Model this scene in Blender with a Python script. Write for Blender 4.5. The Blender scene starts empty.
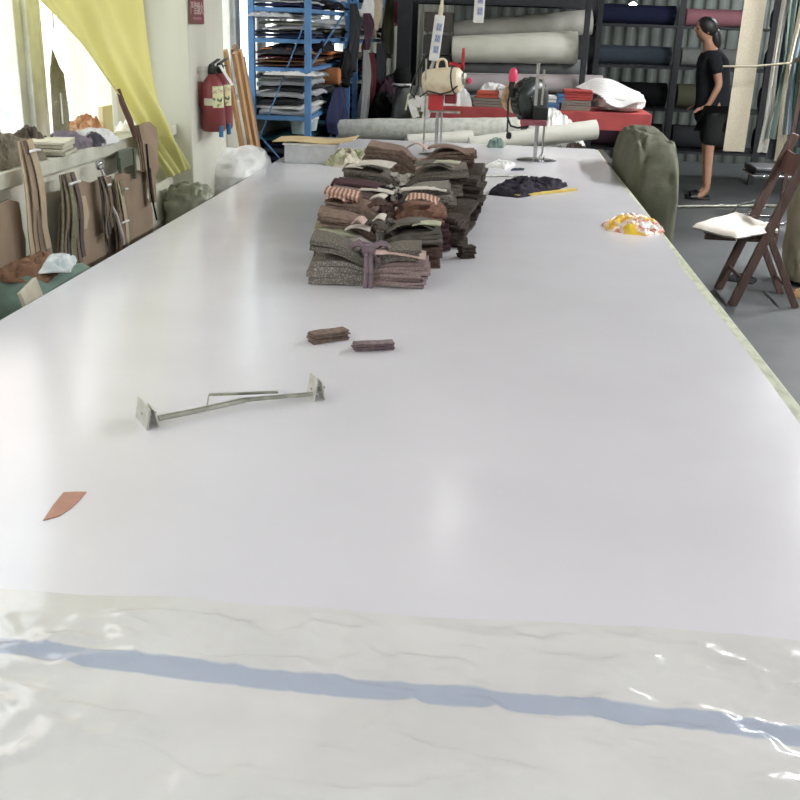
import bpy, bmesh, math, random
from mathutils import Vector, Matrix, Euler, noise
PI = math.pi
R = math.radians
rnd = random.Random(11)
C = bpy.context.scene.collection

# ------------------------------------------------------------------ materials
def hexc(h):
    h = h.lstrip('#'); o = []
    for i in (0, 2, 4):
        v = int(h[i:i+2], 16) / 255
        o.append(v/12.92 if v <= 0.04045 else ((v+0.055)/1.055)**2.4)
    return (*o, 1)

def mat(name, col, rough=0.7, metal=0.0, col2=None, scale=20, bump=0.0, bscale=60, spec=0.5, kind='noise', stretch=None, ramp=(0.35, 0.65), sheen=0.0, emit=None):
    m = bpy.data.materials.new(name); m.use_nodes = True
    nt = m.node_tree; N = nt.nodes; L = nt.links
    b = N['Principled BSDF']
    b.inputs['Base Color'].default_value = hexc(col)
    b.inputs['Roughness'].default_value = rough
    b.inputs['Metallic'].default_value = metal
    b.inputs['Specular IOR Level'].default_value = spec
    if sheen: b.inputs['Sheen Weight'].default_value = sheen
    tc = N.new('ShaderNodeTexCoord'); mp = N.new('ShaderNodeMapping')
    L.new(tc.outputs['Object'], mp.inputs['Vector'])
    if stretch: mp.inputs['Scale'].default_value = stretch
    if col2 is None:   # a faint tone variation so no surface is perfectly flat
        r, g, bl, _ = hexc(col); c2 = (r*0.86, g*0.86, bl*0.86, 1)
    else: c2 = hexc(col2)
    if kind == 'wave':
        t = N.new('ShaderNodeTexWave'); t.inputs['Scale'].default_value = scale; t.bands_direction = 'Z'
        t.inputs['Distortion'].default_value = 1.0; fac = t.outputs['Fac']
    elif kind == 'waveX':
        t = N.new('ShaderNodeTexWave'); t.inputs['Scale'].default_value = scale; t.bands_direction = 'X'
        t.inputs['Distortion'].default_value = 1.5; fac = t.outputs['Fac']
    elif kind == 'speckle':
        t = N.new('ShaderNodeTexVoronoi'); t.inputs['Scale'].default_value = scale; fac = t.outputs['Distance']
    else:
        t = N.new('ShaderNodeTexNoise'); t.inputs['Scale'].default_value = scale; t.inputs['Detail'].default_value = 6; fac = t.outputs['Fac']
    L.new(mp.outputs[0], t.inputs['Vector'])
    rp = N.new('ShaderNodeValToRGB')
    rp.color_ramp.elements[0].position = ramp[0]; rp.color_ramp.elements[1].position = ramp[1]
    rp.color_ramp.elements[0].color = hexc(col); rp.color_ramp.elements[1].color = c2
    L.new(fac, rp.inputs[0]); L.new(rp.outputs[0], b.inputs['Base Color'])
    if bump:
        n2 = N.new('ShaderNodeTexNoise'); n2.inputs['Scale'].default_value = bscale; n2.inputs['Detail'].default_value = 4
        L.new(mp.outputs[0], n2.inputs['Vector'])
        bp = N.new('ShaderNodeBump'); bp.inputs['Strength'].default_value = bump; bp.inputs['Distance'].default_value = 0.01
        L.new(n2.outputs['Fac'], bp.inputs['Height']); L.new(bp.outputs[0], b.inputs['Normal'])
    if emit:
        b.inputs['Emission Color'].default_value = hexc(col); b.inputs['Emission Strength'].default_value = emit
    return m

_fab = {}
def fabric(col, col2=None, scale=90, kind='noise', ramp=(0.35, 0.65)):
    k = (col, col2, scale, kind)
    if k not in _fab:
        _fab[k] = mat('fabric_' + col.strip('#'), col, 0.9, 0, col2, scale, 0.35, 140, 0.2, kind, None, ramp)
    return _fab[k]

M = {}
M['wall'] = mat('cream_plaster', '#e2e1d2', 0.85, 0, '#d9d7c6', 2.2, 0.08, 30)
M['pillar'] = mat('pillar_plaster', '#dbdacb', 0.8, 0, '#cac9bc', 3, 0.1, 30, stretch=(1, 1, 0.25))
M['ceiling'] = mat('ceiling_paint', '#d4d4cf', 0.9)
M['floor'] = mat('concrete_floor', '#505253', 0.5, 0, '#404344', 1.6, 0.06, 18)
M['sill'] = mat('sill_paint', '#d8d8c8', 0.5, 0, '#bcbcab', 9)
M['alu'] = mat('white_window_frame', '#e6e8e2', 0.4)
M['steel'] = mat('bright_steel', '#c9cacc', 0.25, 1.0)
M['zinc'] = mat('worn_zinc', '#c3c4b8', 0.35, 0.85, '#95968a', 30)
M['edge'] = mat('table_edge_wood', '#c2c6ae', 0.65, 0, '#9ea289', 26, 0.15, 60, stretch=(2, 0.6, 1), ramp=(0.42, 0.72))
M['mat'] = mat('white_plastic_sheet', '#dddce1', 0.19, 0, '#d8d7dc', 3, 0.012, 14, 0.5)
M['leg'] = mat('grey_table_steel', '#5a5d5c', 0.5, 0.4)
M['blue'] = mat('blue_powder_coat', '#5483b5', 0.5, 0, '#46739f', 12)
M['black'] = mat('black_plastic', '#17181a', 0.4)
M['rubber'] = mat('black_cable_rubber', '#1c1c1e', 0.55)
M['darksteel'] = mat('dark_rack_steel', '#303236', 0.5, 0.3)
M['red'] = mat('red_enamel', '#c4353c', 0.35, 0, '#a82a33', 10)
M['redboard'] = mat('red_painted_board', '#b9504e', 0.55, 0, '#a64343', 8)
M['pinkred'] = mat('pink_red_knob', '#e2416a', 0.35)
M['exting'] = mat('extinguisher_red', '#86383c', 0.35, 0, '#743535', 6)
M['white'] = mat('white_paint', '#e9e9e6', 0.4)
M['cream'] = mat('old_cream_enamel', '#e3d8bd', 0.4, 0, '#b98a4c', 9, 0.05, 40, ramp=(0.5, 0.75))
M['kraft'] = mat('kraft_card', '#a18d77', 0.85, 0, '#937f6a', 7, 0.05, 50)
M['kraft2'] = mat('light_kraft_card', '#c4b296', 0.85, 0, '#b5a288', 7, 0.05, 50)
M['kraft3'] = mat('grey_kraft_card', '#8a7967', 0.85, 0, '#7a6a5a', 7)
M['manila'] = mat('manila_card', '#d3bd90', 0.8, 0, '#c3ab7c', 6)
M['olive'] = fabric('#8f8a74', '#7d7964')
M['paper'] = mat('white_paper', '#e8e8e6', 0.7)
M['wood'] = mat('dark_chair_wood', '#5b4640', 0.45, 0, '#43332f', 8, 0.05, 40, stretch=(6, 6, 0.8))
M['pine'] = mat('pine_slat', '#cba274', 0.6, 0, '#ad855c', 6, stretch=(8, 8, 0.7))
M['pinedark'] = mat('brown_slat', '#9a7d62', 0.65, 0, '#806650', 6, stretch=(8, 8, 0.7))
M['curtain'] = mat('yellow_curtain_cloth', '#eae8a8', 0.8, 0, '#e2df9c', 5, 0.1, 120)
M['polybag'] = mat('white_poly_bag', '#f0f1ee', 0.3, 0, '#e6e7e3', 8, 0.25, 25)
M['skin'] = mat('skin', '#b98e76', 0.55, 0, '#ae846c', 12)
M['hair'] = mat('black_hair', '#141213', 0.5)

# cloth with a bit of light passing through
def translucent(m, amt, col):
    nt = m.node_tree; N = nt.nodes; L = nt.links
    b = N['Principled BSDF']; out = [n for n in N if n.type == 'OUTPUT_MATERIAL'][0]
    t = N.new('ShaderNodeBsdfTranslucent'); t.inputs['Color'].default_value = hexc(col)
    mx = N.new('ShaderNodeMixShader'); mx.inputs[0].default_value = amt
    L.new(b.outputs[0], mx.inputs[1]); L.new(t.outputs[0], mx.inputs[2]); L.new(mx.outputs[0], out.inputs[0])
translucent(M['curtain'], 0.42, '#f3f1c0')
M['voile'] = mat('white_curtain_voile', '#ececea', 0.8); translucent(M['voile'], 0.5, '#ffffff')

def glassmat():
    m = bpy.data.materials.new('window_glass'); m.use_nodes = True
    N = m.node_tree.nodes; L = m.node_tree.links; N.clear()
    o = N.new('ShaderNodeOutputMaterial'); t = N.new('ShaderNodeBsdfTransparent'); g = N.new('ShaderNodeBsdfGlossy')
    t.inputs[0].default_value = (0.96, 0.98, 0.97, 1); g.inputs['Roughness'].default_value = 0.03
    mx = N.new('ShaderNodeMixShader'); mx.inputs[0].default_value = 0.06
    L.new(t.outputs[0], mx.inputs[1]); L.new(g.outputs[0], mx.inputs[2]); L.new(mx.outputs[0], o.inputs[0])
    return m
M['glass'] = glassmat()

def filmmat():
    m = mat('printed_poly_film', '#dcdcda', 0.12, 0, '#d0d0ce', 5, 0.08, 30, 0.5)
    nt = m.node_tree; N = nt.nodes; L = nt.links; b = N['Principled BSDF']
    prev = b.inputs['Base Color'].links[0].from_socket
    tc = N.new('ShaderNodeTexCoord'); nz = N.new('ShaderNodeTexNoise'); nz.inputs['Scale'].default_value = 3.0
    L.new(tc.outputs['Object'], nz.inputs['Vector'])
    sp = N.new('ShaderNodeSeparateXYZ'); L.new(tc.outputs['Object'], sp.inputs[0])
    a = N.new('ShaderNodeMath'); a.operation = 'MULTIPLY_ADD'; a.inputs[1].default_value = 0.03
    sl_ = N.new('ShaderNodeMath'); sl_.operation = 'MULTIPLY_ADD'; sl_.inputs[1].default_value = 0.035
    L.new(sp.outputs['X'], sl_.inputs[0]); L.new(sp.outputs['Y'], sl_.inputs[2])
    L.new(nz.outputs['Fac'], a.inputs[0]); L.new(sl_.outputs[0], a.inputs[2])
    s2 = N.new('ShaderNodeMath'); s2.operation = 'SUBTRACT'; s2.inputs[1].default_value = 0.968; L.new(a.outputs[0], s2.inputs[0])
    ab = N.new('ShaderNodeMath'); ab.operation = 'ABSOLUTE'; L.new(s2.outputs[0], ab.inputs[0])
    lt = N.new('ShaderNodeMapRange'); lt.inputs['From Min'].default_value = 0.0155; lt.inputs['From Max'].default_value = 0.02
    lt.inputs['To Min'].default_value = 0.7; lt.inputs['To Max'].default_value = 0.0
    L.new(ab.outputs[0], lt.inputs['Value'])
    mx = N.new('ShaderNodeMix'); mx.data_type = 'RGBA'
    L.new(lt.outputs[0], mx.inputs['Factor']); L.new(prev, mx.inputs['A']); mx.inputs['B'].default_value = hexc('#97a5bf')
    L.new(mx.outputs['Result'], b.inputs['Base Color'])
    return m
M['film'] = filmmat()

# ------------------------------------------------------------------ mesh builder
class MB:
    def __init__(s): s.v = []; s.f = []
    def add(s, vs, fs, mtx=None):
        n = len(s.v)
        s.v += [tuple(mtx @ Vector(v)) if mtx else tuple(v) for v in vs]
        s.f += [tuple(i + n for i in f) for f in fs]; return s
    def box(s, c, d, rot=(0, 0, 0)):
        x, y, z = d[0]/2, d[1]/2, d[2]/2
        vs = [(sx*x, sy*y, sz*z) for sz in (-1, 1) for sx, sy in ((-1, -1), (1, -1), (1, 1), (-1, 1))]
        fs = [(3, 2, 1, 0), (4, 5, 6, 7), (0, 1, 5, 4), (1, 2, 6, 5), (2, 3, 7, 6), (3, 0, 4, 7)]
        return s.add(vs, fs, Matrix.Translation(c) @ Euler(rot).to_matrix().to_4x4())
    def bar(s, a, b, w, h, up=(0, 0, 1)):
        a, b = Vector(a), Vector(b); d = (b - a); ln = d.length; d.normalize()
        u = Vector(up); sx = d.cross(u)
        if sx.length < 1e-4: sx = d.cross(Vector((1, 0, 0)))
        sx.normalize(); uz = sx.cross(d)
        m = Matrix((sx, d, uz)).transposed().to_4x4(); m.translation = (a + b)/2
        x, y, z = w/2, ln/2, h/2
        vs = [(p*x, q*y, r_*z) for r_ in (-1, 1) for p, q in ((-1, -1), (1, -1), (1, 1), (-1, 1))]
        fs = [(3, 2, 1, 0), (4, 5, 6, 7), (0, 1, 5, 4), (1, 2, 6, 5), (2, 3, 7, 6), (3, 0, 4, 7)]
        return s.add(vs, fs, m)
    def tube(s, pts, rad, n=10, cap=True):
        pts = [Vector(p) for p in pts]; rs = rad if isinstance(rad, (list, tuple)) else [rad]*len(pts)
        vs = []; fs = []
        t0 = (pts[1] - pts[0]).normalized(); ref = Vector((0, 0, 1)) if abs(t0.z) < 0.9 else Vector((1, 0, 0))
        u = t0.cross(ref).normalized()
        for i, p in enumerate(pts):
            t = (pts[min(i+1, len(pts)-1)] - pts[max(i-1, 0)]).normalized()
            u = (u - t*u.dot(t)).normalized(); w = t.cross(u)
            for k in range(n):
                a = 2*PI*k/n; vs.append(p + (u*math.cos(a) + w*math.sin(a))*rs[i])
        for i in range(len(pts)-1):
            for k in range(n):
                k2 = (k+1) % n; fs.append((i*n+k, i*n+k2, (i+1)*n+k2, (i+1)*n+k))
        if cap: fs.append(tuple(range(n-1, -1, -1))); fs.append(tuple((len(pts)-1)*n + k for k in range(n)))
        return s.add(vs, fs)
    def lathe(s, prof, n=24, mtx=None):
        vs = []; fs = []
        for r_, z in prof:
            for k in range(n): a = 2*PI*k/n; vs.append((r_*math.cos(a), r_*math.sin(a), z))
        for i in range(len(prof)-1):
            for k in range(n): k2 = (k+1) % n; fs.append((i*n+k, i*n+k2, (i+1)*n+k2, (i+1)*n+k))
        fs.append(tuple(range(n-1, -1, -1))); fs.append(tuple((len(prof)-1)*n+k for k in range(n)))
        return s.add(vs, fs, mtx)
    def prism(s, poly, t, mtx=None):          # polygon in xy, thickness t along z
        n = len(poly)
        vs = [(x, y, 0) for x, y in poly] + [(x, y, t) for x, y in poly]
        fs = [tuple(range(n-1, -1, -1)), tuple(range(n, 2*n))] + [(i, (i+1) % n, n+(i+1) % n, n+i) for i in range(n)]
        return s.add(vs, fs, mtx)
    def sheet(s, f, nu, nv, t):               # solid sheet: f(u,v) top point, thickness down its normal (approx)
        P = [[Vector(f(i/nu, j/nv)) for j in range(nv+1)] for i in range(nu+1)]
        vs = []; 
        for i in range(nu+1):
            for j in range(nv+1): vs.append(P[i][j])
        for i in range(nu+1):
            for j in range(nv+1):
                du = P[min(i+1, nu)][j] - P[max(i-1, 0)][j]; dv = P[i][min(j+1, nv)] - P[i][max(j-1, 0)]
                nn = du.cross(dv)
                nn = nn.normalized() if nn.length > 1e-9 else Vector((0, 0, 1))
                vs.append(P[i][j] - nn*t)
        q = (nu+1)*(nv+1); I = lambda i, j: i*(nv+1)+j; fs = []
        for i in range(nu):
            for j in range(nv):
                fs.append((I(i, j), I(i+1, j), I(i+1, j+1), I(i, j+1)))
                fs.append((q+I(i, j), q+I(i, j+1), q+I(i+1, j+1), q+I(i+1, j)))
        for i in range(nu):
            fs.append((I(i, 0), q+I(i, 0), q+I(i+1, 0), I(i+1, 0))); fs.append((I(i, nv), I(i+1, nv), q+I(i+1, nv), q+I(i, nv)))
        for j in range(nv):
            fs.append((I(0, j), I(0, j+1), q+I(0, j+1), q+I(0, j))); fs.append((I(nu, j), q+I(nu, j), q+I(nu, j+1), I(nu, j+1)))
        return s.add(vs, fs)
    def blob(s, c, d, seed, amp=0.15, freq=3.0, nu=40, nv=24, power=0.7, ridged=True, mtx=None):
        vs = []; fs = []; off = Vector((seed*7.3, seed*3.1, seed*1.7))
        for j in range(nv+1):
            ph = -PI/2 + PI*j/nv
            for i in range(nu):
                th = 2*PI*i/nu
                cx, sx = math.cos(ph), math.sin(ph)
                sg = lambda a: math.copysign(abs(a)**power, a)
                p = Vector((sg(cx)*sg(math.cos(th)), sg(cx)*sg(math.sin(th)), sg(sx)))
                q = p*freq + off
                n1 = noise.fractal(q, 1.0, 2.0, 4)
                if ridged: n1 = 0.6 - abs(n1)*1.6 + 0.35*noise.noise(q*0.5)
                p = p*(1 + amp*n1)
                x, y, z = p.x*d[0]/2, p.y*d[1]/2, p.z*d[2]/2
                z = max(z, -d[2]/2*0.98)
                vs.append((c[0]+x, c[1]+y, c[2]+z+d[2]/2))
        for j in range(nv):
            for i in range(nu):
                i2 = (i+1) % nu; fs.append((j*nu+i, j*nu+i2, (j+1)*nu+i2, (j+1)*nu+i))
        return s.add(vs, fs, mtx)
    def build(s, name, m, parent=None, smooth=None, bevel=0, loc=(0, 0, 0), rz=0, rot=None):
        me = bpy.data.meshes.new(name); me.from_pydata([tuple(v) for v in s.v], [], s.f); me.update()
        bm = bmesh.new(); bm.from_mesh(me); bmesh.ops.recalc_face_normals(bm, faces=bm.faces); bm.to_mesh(me); bm.free()
        me.materials.append(m)
        if smooth is not None:
            for p in me.polygons: p.use_smooth = True
            try: me.set_sharp_from_angle(angle=R(smooth))
            except Exception: pass
        o = bpy.data.objects.new(name, me); C.objects.link(o); o.location = loc
        o.rotation_euler = rot if rot else (0, 0, rz)
        if parent: o.parent = parent
        if bevel:
            bv = o.modifiers.new('bevel', 'BEVEL'); bv.width = bevel; bv.segments = 2; bv.limit_method = 'ANGLE'
        return o

def tag(o, label=None, cat=None, group=None, kind=None):
    if label: o['label'] = label
    if cat: o['category'] = cat
    if group: o['group'] = group
    if kind: o['kind'] = kind
    return o
def thing(name, label, cat, loc=(0, 0, 0), rz=0, group=None):
    o = bpy.data.objects.new(name, None); o.empty_display_size = 0.05; C.objects.link(o)
    o.location = loc; o.rotation_euler = (0, 0, rz); return tag(o, label, cat, group)
def struct(name, mb, m, parent=None, **k):
    o = mb.build(name, m, parent, **k)
    if not parent: o['kind'] = 'structure'
    return o
def nz(x, y, z=0, s=1.0): return noise.noise(Vector((x*s, y*s, z*s)))

TZ = 0.85          # table top
# ------------------------------------------------------------------ room shell
XW = -1.62
struct('floor', MB().box((2.2, 4.5, -0.05), (8.2, 19.4, 0.1)), M['floor'])
struct('ceiling', MB().box((2.2, 4.5, 3.45), (8.2, 19.4, 0.1)), M['ceiling'])
# left wall: parapet, header and piers (one wall)
wl = MB()
wl.box((-1.56, -0.15, 0.53), (0.12, 9.8, 1.06))
wl.box((-1.77, 4.5, 0.53), (0.3, 19.4, 1.06)); wl.box((-1.77, 4.5, 3.15), (0.3, 19.4, 0.5))
wl.box((-1.77, 4.95, 1.98), (0.3, 0.8, 1.85)); wl.box((-1.77, 13.35, 1.98), (0.3, 1.6, 1.85)); wl.box((-1.77, -4.15, 1.98), (0.3, 2.1, 1.85))
struct('wall_left', wl, M['wall'])
struct('trim_1', MB().box((-1.51, 4.95, 1.7), (0.22, 0.6, 3.4)), M['pillar'], bevel=0.006)   # pillar against the left wall
cor = MB()
def corrug(mb, x0, x1, y, z0, z1, pitch, amp, th=0.01):
    n = int((x1-x0)/pitch*4)
    mb.sheet(lambda u, v: (x0+(x1-x0)*u, y + amp*math.copysign(1, math.sin(2*PI*u*n/4+0.4))*min(1, abs(math.sin(2*PI*u*n/4+0.4))*1.8), z0+(z1-z0)*v), n*2, 1, th)
corrug(cor, -1.7, 6.2, 14.0, 0, 3.4, 0.16, 0.015)
M['corr'] = mat('grey_green_sheet_metal', '#636a66', 0.6, 0.0, '#555c58', 3)
struct('wall_back', cor, M['corr'])
struct('wall_right', MB().box((6.25, 4.5, 1.7), (0.1, 19.4, 3.4)), M['wall'])
struct('wall_front', MB().box((2.2, -5.15, 1.7), (8.2, 0.1, 3.4)), M['wall'])

# windows (frame, sashes, glass)
def window(name, y0, y1, mull):
    root = bpy.data.objects.new(name, None); C.objects.link(root); root['kind'] = 'structure'; root.location = (-1.74, y0, 1.06)
    z0, z1 = 0.0, 1.84; L = y1-y0
    f = MB()
    f.box((0, L/2, 0.03), (0.1, L, 0.06)); f.box((0, L/2, z1-0.03), (0.1, L, 0.06)); f.box((0, 0.03, z1/2), (0.1, 0.06, z1)); f.box((0, L-0.03, z1/2), (0.1, 0.06, z1))
    for k, y in enumerate(mull): f.box((0.012 if k % 2 else -0.012, y-y0, z1/2), (0.07, 0.09, z1-0.06)); f.box((0.035, y-y0+0.055, z1/2), (0.03, 0.022, z1-0.06)); f.box((0.0, y-y0-0.07, z1/2), (0.05, 0.06, z1-0.06))
    f.build('window_frame', M['alu'], root, bevel=0.004)
    MB().box((-0.02, L/2, z1/2), (0.006, L-0.1, z1-0.1)).build('window_glass', M['glass'], root)
window('window_1', -3.1, 4.5, [-1.6, -0.4, 0.8, 1.7, 2.6, 3.72])
window('window_2', 5.4, 12.5, [5.95, 6.7, 7.45, 8.2, 9.0, 9.8, 10.6, 11.5])
sl = MB(); sl.box((-1.585, 0.80, 1.09), (0.21, 7.7, 0.05)); sl.box((-1.478, 0.80, 1.094), (0.02, 7.68, 0.044))
struct('trim_2', sl, M['sill'], smooth=40)
struct('trim_3', MB().box((-1.61, 9.0, 1.085), (0.03, 7.2, 0.04)), M['sill'])

# building across the yard, seen through the panes
M['facade'] = mat('pale_pink_render', '#e8d5cd', 0.9, 0, '#e2cdc4', 0.4)
M['pavement'] = mat('yard_concrete', '#b5b4ae', 0.9)
M['bglass'] = mat('far_window_glass', '#8f9aa0', 0.25)
bd = thing('apartment_building', 'pale pink building seen through the left window panes', 'building', (-12, 12, -4))
fa = MB(); fa.box((-1.5, 8, 8), (3, 56, 16)); fa.build('facade', M['facade'], bd)
for iy in range(13):
    for iz in range(3):
        y = -16 + iy*3.6; z = 2.6 + iz*3.4
        w = MB(); w.box((0.0, y, z), (0.12, 1.6, 1.5)); wo = w.build('window', M['bglass'], bd)
        fr = MB()
        for k in (-0.8, 0, 0.8): fr.box((0.07, y+k, z), (0.06, 0.07, 1.56))
        for k in (-0.76, 0.2, 0.76): fr.box((0.07, y, z+k), (0.06, 1.66, 0.07))
        fr.build('window_frame', M['alu'], wo)
struct('ground', MB().box((-10, 12, -4.1), (16, 70, 0.2)), M['pavement'])

# ------------------------------------------------------------------ cutting table
TX0, TX1, TY0, TY1 = -1.2, 0.68, 0.25, 6.92
tb = thing('cutting_table', 'long cutting table with worn pale wooden edge and grey steel legs', 'table', (0, 0, 0))
t1 = MB(); t1.box(((TX0+TX1)/2, (TY0+TY1)/2, TZ-0.0290), (TX1-TX0, TY1-TY0, 0.045)); t1.build('tabletop', M['edge'], tb, bevel=0.004)
ap = MB()
for x in (TX0+0.12, TX1-0.12): ap.box((x, (TY0+TY1)/2, TZ-0.1), (0.04, TY1-TY0-0.2, 0.1))
for y in (TY0+0.12, 2.5, 4.7, TY1-0.12): ap.box(((TX0+TX1)/2, y, TZ-0.1), (TX1-TX0-0.26, 0.04, 0.1))
ap.build('apron', M['leg'], tb)
for x in (TX0+0.12, TX1-0.12):
    for y in (TY0+0.12, 2.5, 4.7, TY1-0.12):
        MB().box((x, y, (TZ-0.05)/2), (0.05, 0.05, TZ-0.05)).build('leg', M['leg'], tb)
def matf(u, v):
    y = 0.3 + (6.9-0.3)*v
    xr = 0.645 + 0.012*nz(y*0.9, 4.2) + (0.012 if y > 3.4 else 0)
    x = (TX0-0.003) + (xr - TX0 + 0.003)*u
    return (x, y, TZ + 0.0005)
ms = MB().prism([(TX0-0.003, 0.3)] + [(matf(1, k/60)[0], matf(1, k/60)[1]) for k in range(61)] + [(TX0-0.003, 6.9)], 0.0055, Matrix.Translation((0, 0, TZ-0.0055)))
o = ms.build('plastic_mat', M['mat']); tag(o, 'smooth glossy white plastic sheet covering the long cutting table', 'table mat')

# plastic film over the near end
def filmf(u, v):
    x = -1.23 + 1.93*u
    yfar = 1.095 + 0.045*u + 0.02*nz(x*2.2, 1.0) + 0.006*nz(x*9, 3)
    y = 0.27 + (yfar-0.27)*v
    q = Vector((x*4.5+y*1.5, y*10, 0.3))
    w = abs(noise.fractal(q, 1.0, 2.0, 4))
    w2 = abs(noise.fractal(Vector((x*10, y*5+x*4, 5)), 0.9, 2.1, 3))
    h = 0.003 + 0.014*max(0, 0.42-w*2.1) + 0.012*max(0, 0.15-w2*1.5)
    edge = min(1, (1-v)/0.06)
    return (x, y, TZ + 0.0016 + h*edge)
fm = MB().sheet(lambda u, v: filmf(u, 1-v), 260, 120, -0.0008)
o = fm.build('plastic_film', M['film'], smooth=80); tag(o, 'crinkled clear plastic wrap with a blue stripe over near end of table', 'plastic wrap')

# ------------------------------------------------------------------ small things on the table
def rodm(a, b, r): return MB().tube([a, b], r, 10)
# cloth clamp bar
cl = thing('cloth_clamp', 'thin steel rod with a spring clamp at each end lying on white table', 'clamp', (-0.47, 1.80, TZ))
dx, dy = -0.47, 1.80
def W(x, y, z): return (x-dx, y-dy, z)
MB().tube([W(-0.600, 1.708, 0.012), W(-0.545, 1.752, 0.013), W(-0.462, 1.822, 0.016)], 0.0055, 10).build('rod', M['zinc'], cl, smooth=40)
MB().bar(W(-0.532, 1.812, 0.026), W(-0.405, 1.866, 0.021), 0.009, 0.003).build('flat_bar', M['zinc'], cl)
MB().tube([W(-0.474, 1.815, 0.017), W(-0.335, 1.893, 0.012)], 0.0045, 10).build('rod', M['zinc'], cl, smooth=40)
MB().tube([W(-0.532, 1.812, 0.026), W(-0.533, 1.806, 0.012), W(-0.536, 1.798, 0.002)], 0.0015, 6).build('hook', M['zinc'], cl)
def clampend(x, y, rz, ln, h):
    m = Matrix.Translation(W(x, y, 0)) @ Matrix.Rotation(rz, 4, 'Z')
    b = MB()
    for sx, tx, k in ((-0.013, -0.006, 1.0), (0.011, 0.004, 0.85)):
        l2 = ln/2*k; t_ = 0.0016
        b.add([(sx-t_, -l2, 0), (sx+t_, -l2, 0), (sx+t_, l2, 0), (sx-t_, l2, 0), (tx-t_, -l2*0.98, h*k), (tx+t_, -l2*0.98, h*k), (tx+t_, l2*(1 if k == 1 else 0.3), h*1.04*k), (tx-t_, l2*(1 if k == 1 else 0.3), h*1.04*k)],
              [(3, 2, 1, 0), (4, 5, 6, 7), (0, 1, 5, 4), (1, 2, 6, 5), (2, 3, 7, 6), (3, 0, 4, 7)], m)
    o = b.build('clamp_jaw', M['plate'], cl, bevel=0.0006)
    pts = [m @ Vector((0.003*math.cos(a*1.3), -0.014+0.028*a/20, 0.018+0.006*math.sin(a*1.3))) for a in range(21)]
    MB().tube(pts, 0.0016, 6).build('spring', M['steel'], o)
    MB().tube([m @ Vector((-0.014, 0, 0.02)), m @ Vector((0.016, 0, 0.02))], 0.003, 8).build('pivot_pin', M['steel'], o)
M['plate'] = mat('pale_worn_plate', '#c9c8c0', 0.4, 0.35, '#b3b2a6', 40)
clampend(-0.622, 1.713, R(35), 0.078, 0.040); clampend(-0.332, 1.905, R(28), 0.046, 0.046)

def layered(mb, w, d, n, t, gap=0.25, jit=0.004, seed=1, bend=0.0):
    r_ = random.Random(seed)
    for i in range(n):
        jx, jy, ja = r_.uniform(-jit, jit), r_.uniform(-jit, jit), r_.uniform(-0.03, 0.03)
        def f(u, v):
            x = (u-0.5)*w; y = (v-0.5)*d
            X = x*math.cos(ja)-y*math.sin(ja)+jx; Y = x*math.sin(ja)+y*math.cos(ja)+jy
            return (X, Y, (i+1)*t + bend*(2*x/w)**2 + 0.0015*nz(X*30+seed, Y*30, i))
        mb.sheet(f, 8, 4, t*(1-gap))
    return mb
o = layered(MB(), 0.095, 0.035, 7, 0.0035, seed=3).build('fabric_offcut', fabric('#87756b', '#6b5c54', 60), loc=(-0.372, 2.30, TZ), rz=R(38))
tag(o, 'small dark brown stacked fabric block lying left of the mauve one', 'fabric offcut')
o = layered(MB(), 0.095, 0.028, 6, 0.0035, seed=5).build('fabric_offcut', fabric('#8d7b7e', '#6f6064', 60), loc=(-0.258, 2.248, TZ), rz=R(20))
tag(o, 'small mauve stacked fabric strip lying right of the dark brown block', 'fabric offcut')
tri = MB().prism([(-0.646, 1.300), (-0.628, 1.318), (-0.6215, 1.345), (-0.6195, 1.375), (-0.6205, 1.404), (-0.637, 1.402), (-0.655, 1.397), (-0.652, 1.35)], 0.0015)
o = tri.build('leather_scrap', mat('reddish_brown_card', '#b88a78', 0.7, 0, '#ab7f6d', 30), loc=(0, 0, TZ+0.0003)); tag(o, 'flat reddish brown triangular scrap on white table', 'scrap')

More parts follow.
